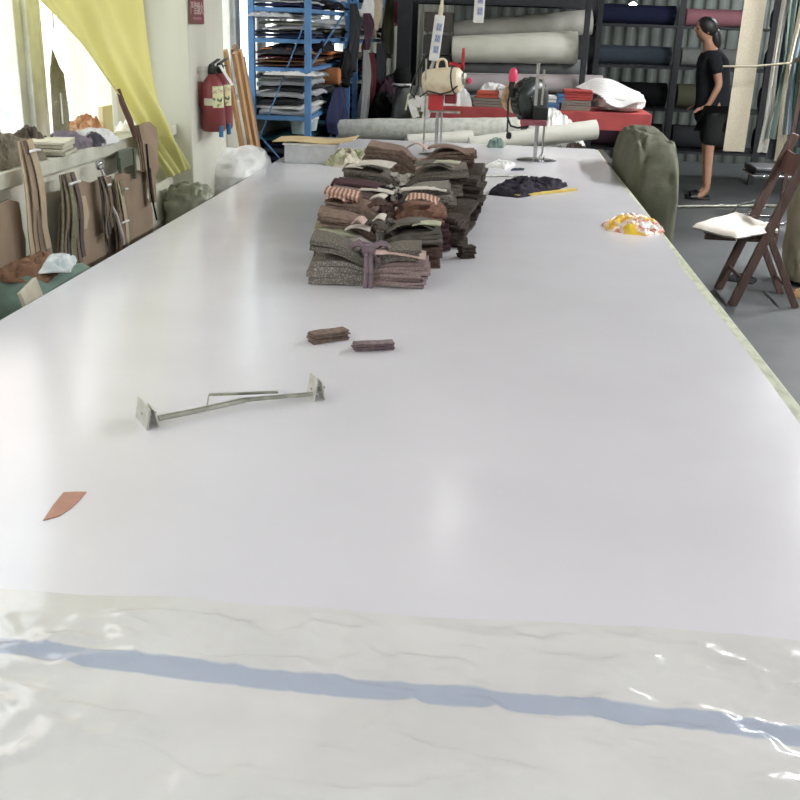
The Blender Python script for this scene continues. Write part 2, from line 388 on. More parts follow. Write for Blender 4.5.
def cloth_heap(name, label, cat, pts, h, m, seed, res=46, amp=1.0, z0=TZ, group=None, freq=14):
    """crumpled cloth lying inside a polygon outline"""
    cx = sum(p[0] for p in pts)/len(pts); cy = sum(p[1] for p in pts)/len(pts)
    def rad(a):
        best = 1e9; d = Vector((math.cos(a), math.sin(a)))
        n = len(pts)
        for i in range(n):
            p = Vector((pts[i][0]-cx, pts[i][1]-cy)); q = Vector((pts[(i+1) % n][0]-cx, pts[(i+1) % n][1]-cy)); e = q-p
            den = d.x*e.y - d.y*e.x
            if abs(den) < 1e-9: continue
            t = (p.x*e.y - p.y*e.x)/den; s_ = (p.x*d.y - p.y*d.x)/den
            if t > 0 and -1e-6 <= s_ <= 1+1e-6: best = min(best, t)
        return best if best < 1e8 else 0.02
    def f(u, v):
        a = 2*PI*u; rr = rad(a)*(1+0.12*nz(math.cos(a)*3+seed, math.sin(a)*3))*v
        x, y = rr*math.cos(a), rr*math.sin(a)
        q = Vector(((cx+x)*freq+seed, (cy+y)*freq, seed))
        n1 = abs(noise.fractal(q, 1.0, 2.0, 4)); n2 = noise.noise(q*0.35)
        prof = (1-v**3)**0.6
        return (x, y, h*prof*(0.55+0.5*n2 + amp*(0.45-n1*1.3)) + 0.003)
    mb = MB(); nu, nv = res*2, res//2
    vs = [(0, 0, f(0, 0)[2])]; fs = []
    for j in range(1, nv+1):
        for i in range(nu): p = f(i/nu, j/nv); vs.append((p[0], p[1], max(0.002, p[2])))
    for i in range(nu): fs.append((0, 1+i, 1+(i+1) % nu))
    for j in range(nv-1):
        for i in range(nu):
            a = 1+j*nu+i; b = 1+j*nu+(i+1) % nu; fs.append((a, a+nu, b+nu, b))
    base = len(vs)
    for i in range(nu): p = vs[1+(nv-1)*nu+i]; vs.append((p[0], p[1], 0))
    for i in range(nu): a = 1+(nv-1)*nu+i; b = 1+(nv-1)*nu+(i+1) % nu; fs.append((a, base+i, base+(i+1) % nu, b))
    fs.append(tuple(base+i for i in range(nu-1, -1, -1)))
    mb.add(vs, fs); o = mb.build(name, m, smooth=50, loc=(cx, cy, z0))
    return tag(o, label, cat, group)
cloth_heap('black_cloth', 'crumpled black cloth lying behind the yellow ruler on the table', 'cloth',
           [(-0.02, 4.70), (0.12, 4.66), (0.28, 4.86), (0.37, 5.12), (0.27, 5.28), (0.18, 5.06), (0.02, 4.95)], 0.05, fabric('#1f1d24', '#3a3540', 40), 2)
MB  # yellow wooden ruler
o = MB().box((0, 0, 0.006), (0.42, 0.022, 0.010)).build('wooden_ruler', mat('yellow_wood', '#dcc46a', 0.5, 0, '#c9ae52', 20), loc=(0.255, 4.83, TZ), rz=R(46), bevel=0.001)
tag(o, 'yellow wooden stick lying beside the crumpled black cloth', 'ruler')
o = MB().tube([(-0.17, 0, 0.006), (0.17, 0, 0.006)], 0.006, 8).build('steel_rod', M['zinc'], loc=(0.02, 5.33, TZ), rz=R(20)); tag(o, 'thin grey rod lying on table right of the fabric bundles', 'rod')
cloth_heap('paper_scrap', 'crumpled white paper scrap near the black cutting machine', 'paper', [(-0.05, 5.72), (0.06, 5.66), (0.12, 5.85), (0.02, 5.98)], 0.025, M['paper'], 5)
cloth_heap('paper_scrap', 'flat dark scrap beside the round base of cutting machine', 'scrap', [(0.09, 5.60), (0.16, 5.64), (0.17, 5.70), (0.10, 5.67)], 0.008, fabric('#3b4450'), 6)
# snack wrapper
mw = mat('yellow_orange_wrapper', '#f0b92e', 0.3, 0, '#f2e9e2', 9, 0.3, 60, 0.6, ramp=(0.44, 0.5))
nt = mw.node_tree; rpn = [n for n in nt.nodes if n.type == 'VALTORGB'][0]; e = rpn.color_ramp.elements.new(0.56); e.color = hexc('#d0533a')
e = rpn.color_ramp.elements.new(0.6); e.color = hexc('#f3efe9'); e = rpn.color_ramp.elements.new(0.40); e.color = hexc('#f2cf3c')
cloth_heap('snack_wrapper', 'crumpled yellow orange and white wrapper on right edge of table', 'wrapper',
           [(0.44, 4.10), (0.46, 3.95), (0.52, 3.90), (0.60, 3.88), (0.675, 3.98), (0.668, 4.08), (0.62, 4.17), (0.55, 4.16)], 0.05, mw, 8, freq=22)

# ------------------------------------------------------------------ fabric bundles
tweed = mat('green_grey_tweed', '#77716a', 0.95, 0, '#b0a9a1', 240, 0.5, 200, 0.1, 'noise', None, (0.5, 0.62))
tweed2 = mat('dark_tweed', '#6a645d', 0.95, 0, '#989188', 240, 0.5, 200, 0.1, 'noise', None, (0.5, 0.65))
mauve = mat('mauve_melange', '#93807e', 0.95, 0, '#b1a09e', 220, 0.4, 200, 0.1, 'noise', None, (0.5, 0.65))
brown = mat('chocolate_knit', '#6f5c56', 0.95, 0, '#5a4843', 80, 0.4, 160, 0.1)
brownl = mat('tan_brown_knit', '#917d72', 0.95, 0, '#776459', 80, 0.4, 160, 0.1)
maroon = mat('maroon_knit', '#5d474a', 0.95, 0, '#4c393c', 80, 0.4, 160, 0.1)
stripe = mat('red_cream_striped_knit', '#98695f', 0.95, 0, '#cdb7a4', 22, 0.2, 160, 0.1, 'waveX', None, (0.45, 0.6))
orangek = mat('orange_brown_knit', '#9c7868', 0.95, 0, '#74554b', 60, 0.3, 160, 0.1)
oliv = mat('olive_lining', '#77716a', 0.9, 0, '#645f59', 30, 0.3, 100, 0.1)
sage = mat('pale_sage_cloth', '#bdbea6', 0.9, 0, '#adae96', 30, 0.3, 100, 0.1)
dolive = mat('dark_olive_knit', '#534b45', 0.95, 0, '#423b37', 60, 0.4, 160, 0.1)
offw = mat('off_white_interlining', '#d9d3ca', 0.9, 0, '#cbc4ba', 30, 0.2, 100, 0.1)
pinkw = mat('pale_pink_cloth', '#cdb6ac', 0.9, 0, '#bda399', 30, 0.3, 100, 0.1)

def bundle(label, loc, rz, strata, bow, H, fan=0.02, seed=1, extras=()):
    """strata bottom to top: (n, t, mat, xL, xR, depth, tilt)."""
    root = thing('fabric_bundle', label, 'fabric bundle', loc, rz, 'tied bundles of cut fabric in the pile on the table')
    r_ = random.Random(seed)
    def pinch(x, z):
        k = math.exp(-(x/0.05)**2)
        return z*(1-0.30*k) + fan*(abs(x)/0.2)**1.5*(z/H)*0.8
    for (n, t, m, xL, xR, d, tilt, z0) in strata:
        mb = MB(); z = z0
        for i in range(n):
            jL, jR = r_.uniform(-0.012, 0.012), r_.uniform(-0.012, 0.012); sk = r_.uniform(-0.12, 0.12)
            jf, jb = r_.uniform(-0.007, 0.007), r_.uniform(-0.006, 0.006); ph = r_.uniform(0, 9)
            def f(u, v, z=z):
                x = (xL+jL) + (xR+jR-xL-jL)*u; yy = (-d/2+jf) + (d+jb-jf)*v
                kx = math.exp(-(x/0.05)**2)
                yy *= (1-0.22*kx)
                zz = pinch(x, z+t) + tilt*x*(0.4+z/H) + 0.004*nz(x*16+ph, yy*16, z*30) - 0.012*max(0, abs(yy)/d*2-0.75)*(z/H)
                yy += sk*x; zz += 0.006*nz(x*7+seed, yy*5, z*8)
                return (x, yy, max(zz, t*0.9+(z-z0)*0.5 if z0 < 0.01 else 0.004))
            mb.sheet(f, 22, 5, t*0.88)
            z += t
        mb.build('panel_stack', m, root, smooth=35)
    if bow:
        tm = bow
        hh = pinch(0, H)+0.004; d = 0.5*0.19
        pts = [(0, -d, 0.0), (0.003, -d-0.004, hh*0.5), (0, -d*0.9, hh), (0, 0, hh+0.006), (0, d*0.9, hh), (0, d, hh*0.5), (0, d, 0.0)]
        mb = MB()
        for a in range(len(pts)-1):
            for q in (-0.007, 0.006): mb.tube([Vector(pts[a])+Vector((q, 0, 0)), Vector(pts[a+1])+Vector((q, 0, 0))], 0.007, 8)
        mb.build('tie', tm, root, smooth=50)
        kb = MB(); kb.blob((0, -0.03, hh-0.006), (0.045, 0.05, 0.034), seed, 0.3, 2.5, 24, 16); kb.build('knot', tm, root, smooth=60)
        lp = MB()
        for q in range(4):       # crumpled ears and tails of the knotted strip
            an = r_.uniform(-0.5, 0.5) + (0, PI, PI*0.75, -PI*0.35)[q]; ln = r_.uniform(0.05, 0.085); w_ = r_.uniform(0.03, 0.045)
            def f(u, v):
                wd = w_*(0.25+0.75*math.sin(PI*min(1, 0.15+0.75*u)))
                px = ln*u; py = (v-0.5)*wd
                z_ = hh+0.008 + 0.022*math.sin(PI*u)*(1 if q < 2 else 0.3) - (0.03*u*u if q > 1 else 0) + 0.006*math.sin(v*9+q) + 0.012*nz(u*5+q, v*5, seed)
                return (px*math.cos(an)-py*math.sin(an), -0.03+px*math.sin(an)*0.8+py*math.cos(an), z_)
            lp.sheet(f, 14, 8, 0.004)
        lp.build('bow', tm, root, smooth=60)
    for (m, pts, z, dz, crv) in extras:       # loose folded sheets laid on top: corner points
        mb = MB()
        def f(u, v):
            a = Vector(pts[0]).lerp(Vector(pts[1]), u); b = Vector(pts[3]).lerp(Vector(pts[2]), u); p = a.lerp(b, v)
            return (p.x, p.y, z + dz*u + crv*math.sin(PI*u)*(1-0.3*v) + 0.003*nz(p.x*30, p.y*30, seed))
        mb.sheet(f, 10, 6, 0.004); mb.build('folded_panel', m, root, smooth=50)
    return root

bundle('frontmost bundle of green grey tweed and mauve panels nearest the camera', (-0.352, 2.93, TZ), R(4),
       [(2, 0.020, tweed, -0.17, 0.0, 0.17, 0, 0.0), (5, 0.0085, mauve, 0.005, 0.165, 0.17, 0.0, 0.0),
        (2, 0.017, tweed, -0.165, 0.01, 0.16, 0.05, 0.04), (2, 0.016, tweed2, -0.175, 0.02, 0.15, -0.10, 0.076),
        (3, 0.011, mauve, 0.0, 0.17, 0.16, -0.05, 0.044), (3, 0.012, tweed2, -0.01, 0.155, 0.14, -0.05, 0.082)],
       mat('mauve_tie', '#84737a', 0.9), 0.12, 0.018, 3,
       [(pinkw, [(0.02, -0.088), (0.165, -0.088), (0.168, 0.02), (0.02, 0.02)], 0.104, -0.012, 0.004)])
bundle('second bundle from the front with pale sage piece and olive bow', (-0.352, 3.20, TZ), R(5),
       [(6, 0.011, brown, -0.20, 0.19, 0.20, 0, 0.0), (4, 0.011, oliv, -0.01, 0.19, 0.19, 0.02, 0.066),
        (3, 0.010, sage, -0.20, -0.09, 0.19, -0.05, 0.068), (4, 0.008, offw, -0.10, 0.0, 0.17, 0.02, 0.068), (4, 0.008, brownl, -0.19, 0.0, 0.13, -0.05, 0.103)],
       oliv, 0.145, 0.02, 5,
       [(offw, [(-0.11, -0.105), (-0.03, -0.115), (-0.03, 0.0), (-0.10, 0.01)], 0.120, -0.002, 0.012),
        (oliv, [(0.02, -0.11), (0.17, -0.10), (0.18, 0.05), (0.03, 0.04)], 0.118, 0.012, 0.025),
        (sage, [(0.10, -0.118), (0.19, -0.10), (0.195, -0.03), (0.11, -0.05)], 0.142, 0.0, 0.006), (pinkw, [(-0.09, -0.125), (-0.05, -0.13), (-0.04, -0.06), (-0.08, -0.05)], 0.143, 0.0, 0.016),
        (offw, [(-0.025, -0.12), (0.015, -0.13), (0.02, -0.04), (-0.015, -0.03)], 0.152, 0.008, 0.01)])
bundle('third bundle from the front with striped roll and dark brown layers', (-0.360, 3.50, TZ), R(4),
       [(6, 0.013, maroon, -0.22, 0.21, 0.22, 0, 0.0), (6, 0.009, brownl, -0.21, 0.02, 0.20, -0.03, 0.078),
        (7, 0.009, orangek, 0.02, 0.20, 0.19, -0.10, 0.080), (2, 0.012, stripe, -0.22, -0.10, 0.14, -0.05, 0.132)],
       brown, 0.16, 0.022, 8,
       [(stripe, [(-0.21, -0.10), (-0.14, -0.11), (-0.13, 0.06), (-0.20, 0.06)], 0.165, -0.008, 0.012),
        (stripe, [(0.06, -0.115), (0.17, -0.105), (0.18, 0.03), (0.07, 0.03)], 0.172, -0.012, 0.012), (offw, [(-0.06, -0.12), (-0.01, -0.13), (0.0, -0.05), (-0.05, -0.04)], 0.172, 0.004, 0.008)])
bundle('fourth bundle from the front with grey stacks and black and white pieces', (-0.365, 3.80, TZ), R(3),
       [(7, 0.014, tweed2, -0.23, 0.22, 0.22, 0, 0.0), (5, 0.012, tweed, 0.01, 0.21, 0.20, 0.0, 0.098), (4, 0.012, mauve, -0.22, -0.02, 0.20, 0.0, 0.098),
        (2, 0.010, maroon, -0.23, 0.0, 0.16, 0.02, 0.145)],
       mat('black_white_tie', '#2c2a2e', 0.9, 0, '#bdb7ad', 30, ramp=(0.5, 0.54)), 0.175, 0.02, 11,
       [(offw, [(-0.13, -0.12), (0.0, -0.13), (0.0, -0.06), (-0.12, -0.05)], 0.155, -0.01, 0.005),
        (offw, [(0.02, -0.13), (0.19, -0.12), (0.20, -0.04), (0.03, -0.05)], 0.16, 0.004, 0.006)])
bundle('fifth bundle from the front topped with white interlining sheets', (-0.365, 4.12, TZ), R(3),
       [(8, 0.015, tweed, -0.23, 0.24, 0.24, 0, 0.0), (5, 0.012, tweed2, 0.0, 0.25, 0.22, 0.0, 0.12), (4, 0.012, tweed2, -0.23, 0.0, 0.22, 0.0, 0.12)],
       offw, 0.18, 0.02, 14,
       [(offw, [(-0.19, -0.11), (-0.05, -0.12), (-0.03, 0.05), (-0.17, 0.06)], 0.20, -0.004, 0.008),
        (tweed2, [(0.04, -0.12), (0.2, -0.11), (0.22, 0.06), (0.05, 0.05)], 0.205, -0.01, 0.02), (offw, [(-0.23, -0.12), (-0.16, -0.125), (-0.15, -0.03), (-0.22, -0.02)], 0.192, 0.0, 0.004),
        (sage, [(0.12, -0.125), (0.22, -0.12), (0.23, -0.05), (0.13, -0.06)], 0.225, 0.0, 0.004)])
bundle('rearmost bundle of chocolate brown layers with a pale pink bow', (-0.33, 4.48, TZ), R(2),
       [(9, 0.015, tweed2, -0.24, 0.28, 0.26, 0, 0.0), (8, 0.011, brownl, -0.23, 0.0, 0.24, 0.0, 0.135), (5, 0.012, brown, 0.0, 0.24, 0.22, 0.0, 0.135),
        (3, 0.010, brownl, 0.02, 0.24, 0.2, -0.05, 0.195)],
       pinkw, 0.215, 0.02, 17,
       [(pinkw, [(-0.06, -0.13), (0.04, -0.14), (0.05, -0.04), (-0.05, -0.03)], 0.232, -0.004, 0.03),
        (brownl, [(0.03, -0.10), (0.22, -0.12), (0.23, 0.04), (0.05, 0.06)], 0.235, -0.02, 0.02)])
bundle('dark olive bundle standing on the shaded right flank of the fabric pile', (-0.105, 4.28, TZ), R(86),
       [(11, 0.014, dolive, -0.26, 0.24, 0.12, 0, 0.0)], None, 0.155, 0.012, 21)
bundle('dark brown bundle low on right side beside third and fourth bundles', (-0.125, 3.66, TZ), R(86),
       [(8, 0.013, dolive, -0.2, 0.2, 0.08, 0, 0.0)], None, 0.105, 0.01, 23)
o = layered(MB(), 0.05, 0.04, 6, 0.007, seed=33).build('fabric_offcut', dolive, loc=(-0.075, 3.32, TZ), rz=R(25)); tag(o, 'dark olive offcut lying at foot of the fabric pile, right side', 'fabric offcut')
cloth_heap('floral_scrap', 'crumpled floral green and pink scraps between white box and bundles', 'cloth', [(-0.93, 5.45), (-0.80, 5.42), (-0.70, 5.62), (-0.72, 5.95), (-0.86, 5.80)], 0.09,
           mat('floral_print', '#a9ad8c', 0.9, 0, '#d5c9bb', 24, ramp=(0.45, 0.6)), 12)

# white box with card lid
bx = thing('storage_box', 'low white plastic box on far left corner of the table', 'box', (-1.01, 5.62, TZ))
b = MB(); b.box((0, 0, 0.004), (0.27, 0.2, 0.008))
for s_ in (-1, 1): b.box((s_*0.135, 0, 0.053), (0.006, 0.21, 0.106)); b.box((0, s_*0.102, 0.053), (0.27, 0.006, 0.106))
b.build('box_body', mat('milky_plastic', '#dcdee2', 0.35), bx, bevel=0.003)
rm = MB()
for s_ in (-1, 1): rm.box((s_*0.14, 0, 0.1), (0.012, 0.23, 0.01)); rm.box((0, s_*0.11, 0.1), (0.28, 0.012, 0.01))
rm.build('rim', M['white'], bx, bevel=0.002)
def cardf(u, v): return (-0.20+0.44*u, -0.12+0.24*v+0.02*u, 0.112+0.0*v + 0.006*math.sin(u*6)+0.035*max(0, u-0.6)**1.2*2.0+0.004*v)
o = MB().sheet(cardf, 24, 6, 0.004).build('card_sheet', M['manila'], smooth=60, loc=(-1.01, 5.62, TZ)); tag(o, 'bent manila card sheet lying over the white box', 'card')

# ------------------------------------------------------------------ cutting machines
mr = thing('cutting_machine', 'black cutting machine with red tipped handle and oval base', 'cutting machine', (0.245, 6.1, TZ), 0)
MB().lathe([(0.001, 0), (0.115, 0), (0.118, 0.006), (0.10, 0.011), (0.001, 0.012)], 36, Matrix.Diagonal((1, 0.85, 1, 1))).build('base_plate', M['steel'], mr, smooth=40)
MB().box((-0.01, 0.0, 0.13), (0.022, 0.03, 0.25)).build('standard', M['steel'], mr, bevel=0.003)
MB().box((-0.004, -0.022, 0.14), (0.004, 0.014, 0.24)).build('blade', M['steel'], mr)
MB().tube([(0.03, -0.02, 0.03), (0.03, -0.02, 0.24)], 0.006, 10).build('presser_rod', M['steel'], mr, smooth=40)
MB().lathe([(0.016, 0), (0.016, 0.02), (0.008, 0.03)], 12, Matrix.Translation((0.03, -0.02, 0.012))).build('presser_foot', M['steel'], mr, smooth=40)
MZ = Matrix.Translation((-0.065, 0.03, 0)) @ Matrix.Rotation(R(-48), 4, 'Z')
mtx = MZ @ Matrix.Translation((-0.02, 0.0, 0.345)) @ Matrix.Rotation(R(90), 4, 'Y')
dk = mat('dark_green_enamel', '#2f3733', 0.35, 0, '#18201c', 20); 
MB().lathe([(0.02, -0.03), (0.105, -0.03), (0.118, -0.015), (0.12, 0.03), (0.112, 0.05), (0.114, 0.055), (0.10, 0.075), (0.06, 0.092), (0.02, 0.095)], 40, mtx).build('motor_housing', dk, mr, smooth=35)
gp = [((0.127 if (k//2) % 2 else 0.117)*math.cos(2*PI*(k+0.5)/64), (0.127 if (k//2) % 2 else 0.117)*math.sin(2*PI*(k+0.5)/64)) for k in range(64)]
MB().prism(gp, 0.045, mtx @ Matrix.Translation((0, 0, 0.0))).build('cooling_ring', dk, mr)
hb_ = MB(); hb_.box((0.075, 0.0, 0.345), (0.012, 0.10, 0.10), (0.5, 0, 0)); hb_.box((0.078, 0.03, 0.30), (0.012, 0.03, 0.05)); hb_.v = [tuple(MZ @ Vector(v)) for v in hb_.v]; hb_.build('hub_plate', M['darksteel'], mr, bevel=0.004)
MB().lathe([(0.02, -0.16), (0.06, -0.155), (0.085, -0.13), (0.09, -0.05), (0.10, -0.03), (0.02, -0.03)], 32, mtx).build('motor_end', mat('brass_cream_enamel', '#c9a374', 0.35, 0, '#3a2c22', 14, ramp=(0.45, 0.7)), mr, smooth=35)
MB().box((-0.03, -0.06, 0.225), (0.14, 0.1, 0.03)).build('motor_foot', mat('dull_pink_metal', '#8a4a55', 0.5), mr, bevel=0.006)
MB().box((0.0, -0.02, 0.27), (0.09, 0.1, 0.08)).build('gear_case', M['black'], mr, bevel=0.01)
MB().box((-0.035, -0.165, 0.44), (0.018, 0.012, 0.23)).build('guide_bar', M['steel'], mr, bevel=0.002)
MB().tube([(-0.0, -0.165, 0.33), (-0.0, -0.165, 0.52)], 0.006, 8).build('guide_rod', M['zinc'], mr, smooth=40)
hd = MB().tube([(-0.168, -0.04, 0.36), (-0.178, -0.04, 0.41), (-0.172, -0.04, 0.45)], [0.014, 0.016, 0.016], 12).build('handle', M['black'], mr, smooth=40)
MB().lathe([(0.004, 0), (0.024, 0.004), (0.026, 0.03), (0.022, 0.06), (0.012, 0.075), (0.002, 0.078)], 16, Matrix.Translation((-0.170, -0.04, 0.442))).build('handle_grip', M['pinkred'], hd, smooth=50)
MB().tube([(-0.175, -0.04, 0.375), (-0.15, -0.04, 0.36), (-0.10, -0.02, 0.37)], 0.01, 8).build('handle_bracket', M['black'], mr, smooth=40)
MB().tube([(-0.178, -0.05, 0.40), (-0.190, -0.055, 0.33), (-0.184, -0.06, 0.24), (-0.165, -0.06, 0.2), (-0.125, -0.06, 0.19), (-0.06, -0.06, 0.2)], 0.006, 8).build('power_cord', M['rubber'], mr, smooth=60)
pc = MB().tube([(-0.184, -0.06, 0.24), (-0.183, -0.065, 0.17), (-0.176, -0.07, 0.155)], 0.005, 8).build('plug_cord', M['rubber'], mr, smooth=60)
MB().blob((-0.172, -0.07, 0.125), (0.032, 0.026, 0.04), 3, 0.02, 1, 14, 10).build('plug', M['black'], pc, smooth=60)

ml = thing('cutting_machine', 'old cream cutting machine with red block behind the fabric bundles', 'cutting machine', (-0.34, 6.15, TZ), 0)
MB().lathe([(0.001, 0), (0.115, 0), (0.118, 0.006), (0.10, 0.011), (0.001, 0.012)], 36, Matrix.Diagonal((1, 0.85, 1, 1))).build('base_plate', M['steel'], ml, smooth=40)
MB().box((-0.015, 0, 0.15), (0.02, 0.03, 0.28)).build('standard', M['steel'], ml, bevel=0.002)
MB().box((0.012, -0.01, 0.15), (0.012, 0.02, 0.28)).build('standard', M['steel'], ml, bevel=0.002)
MB().box((-0.012, -0.022, 0.15), (0.003, 0.012, 0.26)).build('blade', M['steel'], ml)
MB().box((-0.025, -0.03, 0.31), (0.085, 0.10, 0.085)).build('red_block', M['red'], ml, bevel=0.004)
MB().box((0.06, -0.01, 0.33), (0.07, 0.09, 0.05)).build('gear_case', mat('dark_red_enamel', '#7c2328', 0.4), ml, bevel=0.006)
mtx = Matrix.Translation((0.01, -0.02, 0.425)) @ Matrix.Rotation(R(-9), 4, 'Y') @ Matrix.Rotation(R(-14), 4, 'Z') @ Matrix.Rotation(R(90), 4, 'Y')
MB().lathe([(0.03, -0.115), (0.066, -0.11), (0.078, -0.095), (0.08, -0.02), (0.076, 0.06), (0.068, 0.10), (0.045, 0.12), (0.02, 0.125)], 36, mtx).build('motor_housing', M['cream'], ml, smooth=35)
MB().lathe([(0.073, 0.066), (0.078, 0.068), (0.078, 0.074), (0.071, 0.076)], 36, mtx).build('motor_band', M['black'], ml, smooth=35)
MB().lathe([(0.03, 0.11), (0.034, 0.112), (0.034, 0.14), (0.02, 0.145)], 20, mtx).build('end_cap', M['zinc'], ml, smooth=35)
MB().blob((0.165, -0.05, 0.42), (0.025, 0.03, 0.035), 4, 0.02, 1, 14, 10).build('red_knob', M['pinkred'], ml, smooth=60)
MB().tube([(-0.03, -0.02, 0.50)]+[(-0.0+0.026*math.cos(PI-a*PI/8), -0.02, 0.525+0.026*math.sin(a*PI/8)) for a in range(9)]+[(0.03, -0.02, 0.50)], 0.008, 10).build('lifting_eye', M['cream'], ml, smooth=60)
rbk = MB(); rbk.box((0.10, 0.0, 0.51), (0.05, 0.03, 0.03)); rbk.box((0.12, 0.0, 0.545), (0.018, 0.03, 0.1)); rbk.box((0.065, 0, 0.525), (0.05, 0.025, 0.02)); rbk.tube([(0.12, 0, 0.58), (0.12, 0, 0.615)], 0.009, 8)
rbk.build('clamp_bracket', M['red'], ml, bevel=0.003)
MB().tube([(-0.13, -0.06, 0.262), (0.12, -0.06, 0.258)], 0.008, 10).build('cross_rod', M['zinc'], ml, smooth=40)
g = MB(); g.box((-0.13, -0.04, 0.31), (0.05, 0.05, 0.06), (0, 0.3, 0)); g.box((-0.155, -0.05, 0.27), (0.045, 0.02, 0.11), (0, -0.35, 0)); g.box((-0.085, -0.04, 0.30), (0.05, 0.06, 0.09)); g.box((-0.08, -0.02, 0.235), (0.045, 0.03, 0.045), (0, 0.2, 0))
g.build('sharpener', M['white'], ml, bevel=0.004)
lv = MB(); lv.tube([(-0.19, -0.06, 0.34), (-0.17, -0.06, 0.36)], 0.006, 8); lv.tube([(-0.2, -0.06, 0.26), (-0.185, -0.06, 0.35)], 0.005, 8); lv.build('lever', mat('pale_green_plastic', '#cfd9b0', 0.5), ml)
MB().tube([(-0.085, -0.07, 0.02), (-0.085, -0.07, 0.33), (-0.09, -0.07, 0.55)], 0.0055, 10).build('guide_rod', M['zinc'], ml, smooth=40)
cb = MB(); cb.tube([(-0.085, -0.08, 0.60), (-0.12, -0.08, 0.52), (-0.16, -0.08, 0.43), (-0.175, -0.07, 0.36), (-0.14, -0.06, 0.32), (-0.10, -0.06, 0.35), (-0.07, -0.1, 0.375), (0.0, -0.105, 0.36), (0.06, -0.105, 0.375), (0.10, -0.1, 0.41)], 0.0045, 8)
cb.tube([(-0.09, -0.08, 0.58), (-0.13, -0.07, 0.47), (-0.13, -0.07, 0.40), (-0.15, -0.06, 0.34), (-0.11, -0.06, 0.28)], 0.004, 8)
cb.build('power_cord', M['rubber'], ml, smooth=60)

# power strips hanging from the ceiling rail
rl = thing('power_rail', 'white overhead power rail above far end of the table', 'rail', (-0.1, 6.6, 2.6))
MB().box((0, 0, 0.03), (1.6, 0.05, 0.05)).build('rail', M['white'], rl)
for x in (-0.6, 0.6): MB().tube([(x, 0, 0.05), (x, 0, 0.8)], 0.006, 6).build('hanger_rod', M['steel'], rl)
def strip(label, x, y, z, tilt, low=None):
    t = thing('power_strip', label, 'power strip', (x, y, z)); t.rotation_euler = (0, R(tilt), R(6))
    MB().box((0, 0, 0.135), (0.062, 0.032, 0.27)).build('casing', M['white'], t, bevel=0.006)
    sk = mat('blue_grey_socket', '#a9b3cc', 0.4)
    for k in range(3):
        s_ = MB().box((0.004, -0.017, 0.068+k*0.066), (0.034, 0.004, 0.044)).build('socket', sk, t, bevel=0.001)
        h = MB()
        for dx_, dz_ in ((-0.008, 0.008), (0.008, 0.008), (0, -0.008), (-0.009, -0.010)): h.box((0.004+dx_, -0.0195, 0.068+k*0.066+dz_), (0.003, 0.002, 0.009))
        h.build('socket_hole', M['rubber'], s_)
    MB().tube([(0, 0, 0.265), (0.002, 0, 0.30), (0.0, 0, 0.36)], [0.016, 0.014, 0.008], 10).build('cord_collar', mat('cream_sleeve', '#d9d2b6', 0.5), t, smooth=50)
    MB().tube([(0, 0, 0.35), (0, 0, 2.6-z)], 0.008, 8).build('cord', mat('cream_sleeve_2', '#d9d2b6', 0.5), t, smooth=50)
    if low: MB().tube([(0, 0, 0), (-0.012, 0, -0.06), (-0.01, 0, -0.17)], 0.011, 8).build('outlet_cord', M['zinc'], t, smooth=50)
strip('hanging white power strip directly above the cream cutting machine', -0.42, 6.6, 1.375, 6, True)
strip('hanging white power strip cut by top edge, right of the other', -0.155, 6.6, 1.605, 1)

# ------------------------------------------------------------------ yellow curtain
def cur(u, v):
    # v: 0 top .. 1 bottom; left hem runs diagonally, right hem nearly vertical
    L = [(2.35, 2.35), (3.20, 1.62), (3.52, 1.48), (3.88, 1.285), (4.06, 1.16), (4.42, 0.905)]
    Rr = [(4.22, 2.35), (4.18, 1.66), (4.24, 1.45), (4.32, 1.22), (4.46, 1.04), (4.66, 0.93)]
    def ip(P, v):
        s = v*(len(P)-1); i = min(int(s), len(P)-2); t = s-i
        return P[i][0]+(P[i+1][0]-P[i][0])*t, P[i][1]+(P[i+1][1]-P[i][1])*t
    a = ip(L, v); b = ip(Rr, v)
    sag = -0.05*math.sin(PI*u)*max(0, (1-v*1.6))
    y = a[0]+(b[0]-a[0])*u; z = a[1]+(b[1]-a[1])*u + sag
    w = 4*PI*u + 1.6*math.sin(2.2*u+v*2.6)
    x = -1.455 + 0.022*math.sin(w)*(0.5+0.5*u) + 0.012*math.sin(9*PI*u+v*5)*(1-v*0.5) + 0.03*math.sin(PI*u)*math.sin(6*v+5*u) + 0.05*v*u
    return (x, y, z)
o = MB().sheet(cur, 90, 70, 0.002).build('curtain', M['curtain'], smooth=80); tag(o, 'yellow cloth curtain pulled aside over the left window', 'curtain')
o = MB().tube([(-1.46, 0.5, 2.37), (-1.46, 4.7, 2.37)], 0.014, 10).build('curtain_rail', M['steel'], smooth=40); tag(o, 'steel curtain rail holding the yellow curtain above the window', 'curtain rail')
# white voile sheers at the second window
def voile(name, y0, y1, label):
    def f(u, v): return (-1.58+0.022*math.sin(u*26+v*0.6), y0+(y1-y0)*u, 2.8-1.62*v)
    o = MB().sheet(f, 60, 6, 0.001).build(name, M['voile'], smooth=80); return tag(o, label, 'curtain')

